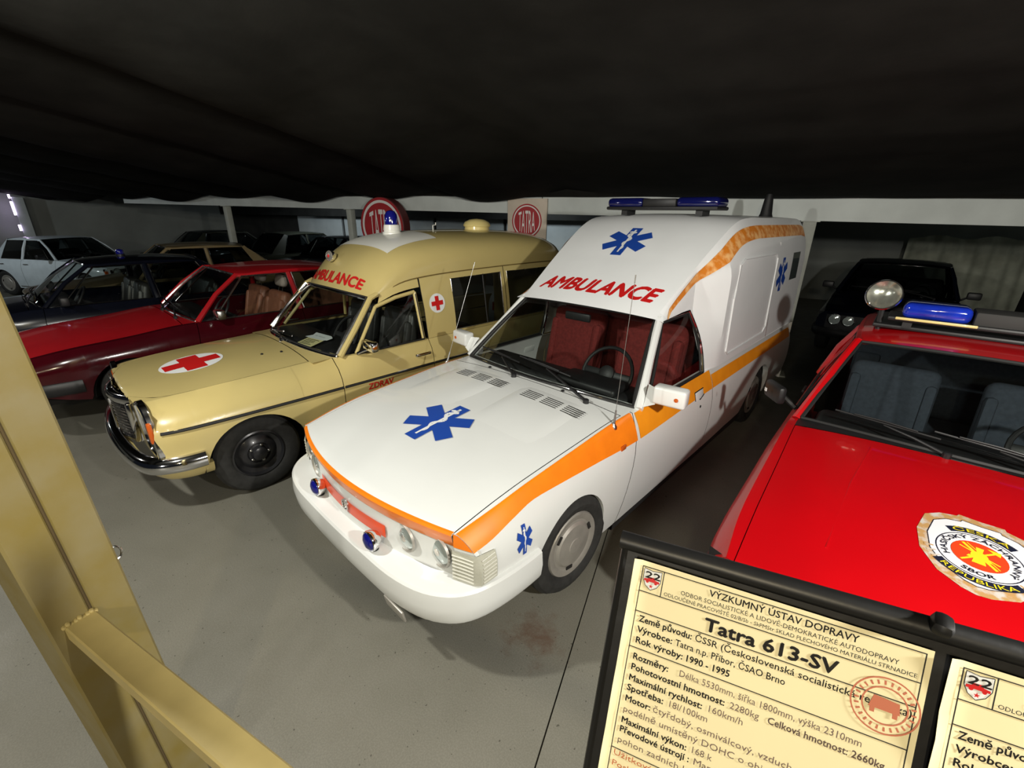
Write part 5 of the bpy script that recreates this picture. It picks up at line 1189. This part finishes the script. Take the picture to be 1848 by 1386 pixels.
def sheet(a0, label, full):
    X = thing('printed_sheet', label, 'sheet', tuple(S_(a0, .262, 0)), 0, 'data sheets on the information board')
    org = S_(a0, .262, 0)
    def ob(name, mb, mt, smooth=0, weld=True):
        mb.v = [(x-org.x, y-org.y, z-org.z) for x, y, z in mb.v]; return obj(name, mb, mt, X, smooth=smooth, weld=weld)
    rows = []
    for i in range(13):      # paper cockles a little along its left edge
        b = lerp(.262, .667, i/12); rows.append([S_(a0+u*.355, b, .0012+(.003*math.sin(b*31)**2*(1-u/.03) if u < .03 else 0)) for u in (0, .03, .08, .2, .6, 1)])
    ob('paper', MB().grid(rows), SH, 40)
    da = a0-1.481; fn = lambda a, b: S_(a+da, b, .0015)
    K = MB()
    def line(a0_, b0_, a1_, b1_, w=.0013): K.flat([stick(a0_, b0_, a1_, b1_, w)], fn)
    fa, fb_ = 1.4945, 1.829; tops = [(.659, .661), (.6212, .6240), (.5900, .5932), (.5345, .5388), (.374, .380)]
    for l, r in tops: line(fa-.0006, l, fb_+.0006, r)
    line(fa, .6596, fa, .27); line(fb_, .6612, fb_, .27); line(1.525, .6595, 1.525, .6214)
    L = [('VÝZKUMNÝ ÚSTAV DOPRAVY', 1.588, .6457, .175, .0135, .0002), ('ODBOR SOCIALISTICKÉ A LIDOVĚ-DEMOKRATICKÉ AUTODOPRAVY', 1.551, .6345, .254, .0088, .0), ('ODLOUČENÉ PRACOVIŠTĚ 02/B/Sb - SkPMStr SKLAD PLECHOVÉHO MATERIÁLU STRNADICE', 1.529, .6252, .295, .0075, 0)]
    L += [('Země původu:', 1.5015, .5755, .074, .0135, .0003), ('Výrobce:', 1.5015, .5590, .050, .0135, .0003), ('Rok výroby:', 1.5015, .5425, .066, .0135, .0003)]
    if full: L += [('Tatra 613-SV', 1.589, .5965, .158, .0255, .0009), ('ČSSR (Československá socialistická republika)', 1.580, .5765, .246, .0135, .0001), ('Tatra n.p. Příbor, ČSAO Brno', 1.556, .5597, .139, .0135, .0001), ('1990 - 1995', 1.572, .5432, .056, .0135, .0003)]
    L += [('Rozměry:', 1.502, .5172, .050, .0135, .0003), ('Pohotovostní hmotnost:', 1.502, .5008, .128, .0135, .0003), ('Maximální rychlost:', 1.5015, .4838, .102, .0135, .0003), ('Spotřeba:', 1.5015, .4680, .052, .0135, .0003), ('Motor:', 1.5015, .4508, .036, .0135, .0003), ('Maximální výkon:', 1.5015, .4166, .092, .0135, .0003), ('Převodové ústrojí :', 1.5015, .4020, .098, .0135, .0003)]
    for s_, a, b, wd, sz, bo in L: text_to(K, s_, sz, lambda x, y: fn(x+a, y+b+.011*x), bold=bo, fit=wd, res=2)
    ob('black_print', K, KPRINT, weld=False)
    if full:
        Tm = MB()
        for s_, a, b, wd in (('Délka 5530mm, šířka 1800mm, výška 2310mm', 1.568, .5182, .217), ('2280kg', 1.6375, .5022, .036), ('160km/h', 1.611, .4855, .043), ('18l/100km', 1.5605, .4690, .051), ('čtyřdobý, osmiválcový, vzduchem chlazený', 1.542, .4516, .250), ('podélně umístěný DOHC o objemu 3495 ccm', 1.5015, .4336, .272), ('168 k', 1.600, .4185, .026), ('Manuální, čtyřstupňová', 1.606, .4035, .14), ('pohon zadních kol', 1.5010, .3850, .11)):
            text_to(Tm, s_, .0135, lambda x, y: fn(x+a, y+b+.011*x), fit=wd, res=2)
        text_to(Tm, 'Celková hmotnost: 2660kg', .0135, lambda x, y: fn(x+1.684, y+.5028+.011*x), fit=.127, res=2, bold=.0002)
        ob('typed_print', Tm, mat('faded_typewriter_ink', (.16, .11, .09), .7), weld=False)
        Rm = MB()
        for k, s_ in enumerate(('Užitková ve', 'Posběh')): text_to(Rm, s_, .0125, lambda x, y: fn(x+1.4985, y+.3635-.0165*k), fit=(.075, .045)[k], res=2)
        ob('red_print', Rm, mat('faded_red_ink', (.50, .14, .05), .7), weld=False)
        ST = MB(); cx, cy, r = 1.800, .582, .0355; f2 = lambda a, b: S_(a+da, b, .0017)
        ST.flat(ring_polys(r*.95, r, 40, cx, cy)+ring_polys(r*.62, r*.67, 36, cx, cy), f2); ST.flat([[(cx-.016, cy-.006), (cx+.016, cy-.006), (cx+.014, cy+.008), (cx-.012, cy+.010)], [(cx-.014, cy-.012), (cx-.009, cy-.012), (cx-.009, cy-.006), (cx-.014, cy-.006)], [(cx+.009, cy-.012), (cx+.014, cy-.012), (cx+.014, cy-.006), (cx+.009, cy-.006)]], f2)
        for k in range(26):
            an = k*2*math.pi/26; ca, sa = math.cos(an), math.sin(an); ST.flat([[(cx+ca*r*.74-sa*.001, cy+sa*r*.74+ca*.001), (cx+ca*r*.74+sa*.001, cy+sa*r*.74-ca*.001), (cx+ca*r*.88+sa*.0012, cy+sa*r*.88-ca*.0012), (cx+ca*r*.88-sa*.0012, cy+sa*r*.88+ca*.0012)]], f2)
        ob('red_stamp', ST, mat('stamp_ink', (.50, .15, .08), .7), weld=False)
    # little coat of arms: shield, two question-mark hooks, car, star
    cx, cy = 1.5097, .6425; sh = [(-.0125, .0145), (0, .0125), (.0125, .0145), (.0125, -.002), (.008, -.011), (0, -.0165), (-.008, -.011), (-.0125, -.002)]
    ob('arms_shield', MB().flat([[(cx+x, cy+y) for x, y in sh]], lambda a, b: S_(a+da, b, .00145)), WPRINT)
    A = MB(); 
    for (x, y), (x2, y2) in zip(sh, sh[1:]+sh[:1]): A.flat([stick(cx+x, cy+y, cx+x2, cy+y2, .0008)], lambda a, b: S_(a+da, b, .0016))
    text_to(A, '22', .0135, lambda x, y: S_(cx-.0105+x+da, cy+.0012+y, .0018), fit=.021, bold=.0004, res=2); ob('arms_outline', A, KPRINT, weld=False)
    A = MB(); A.flat([[(cx-.011, cy-.004), (cx+.011, cy-.004), (cx+.011, cy-.001), (cx+.005, cy+.0), (cx+.003, cy+.003), (cx-.004, cy+.003), (cx-.006, cy), (cx-.011, cy-.001)], circle(.0022, 10, cx-.006, cy-.0045), circle(.0022, 10, cx+.006, cy-.0045)], lambda a, b: S_(a+da, b, .0018))
    sp = []
    for k in range(10): an = math.radians(90+36*k); rr = .0032 if k % 2 == 0 else .0013; sp.append((cx+rr*math.cos(an), cy-.0105+rr*math.sin(an)))
    A.flat([sp], lambda a, b: S_(a+da, b, .0018)); ob('arms_car', A, REDPRINT, weld=False)
    return X
sheet(1.481, 'cream printed data sheet with black lettering and round red stamp', True)
sheet(1.850, 'second cream data sheet cut off by the right edge', False)

obj('mirror_sticker', MB().box((-1.015, 1.642, 1.03), (.022, .004, .022), Matrix.Rotation(-.9, 3, 'Z')), WPRINT, FC, smooth=0)
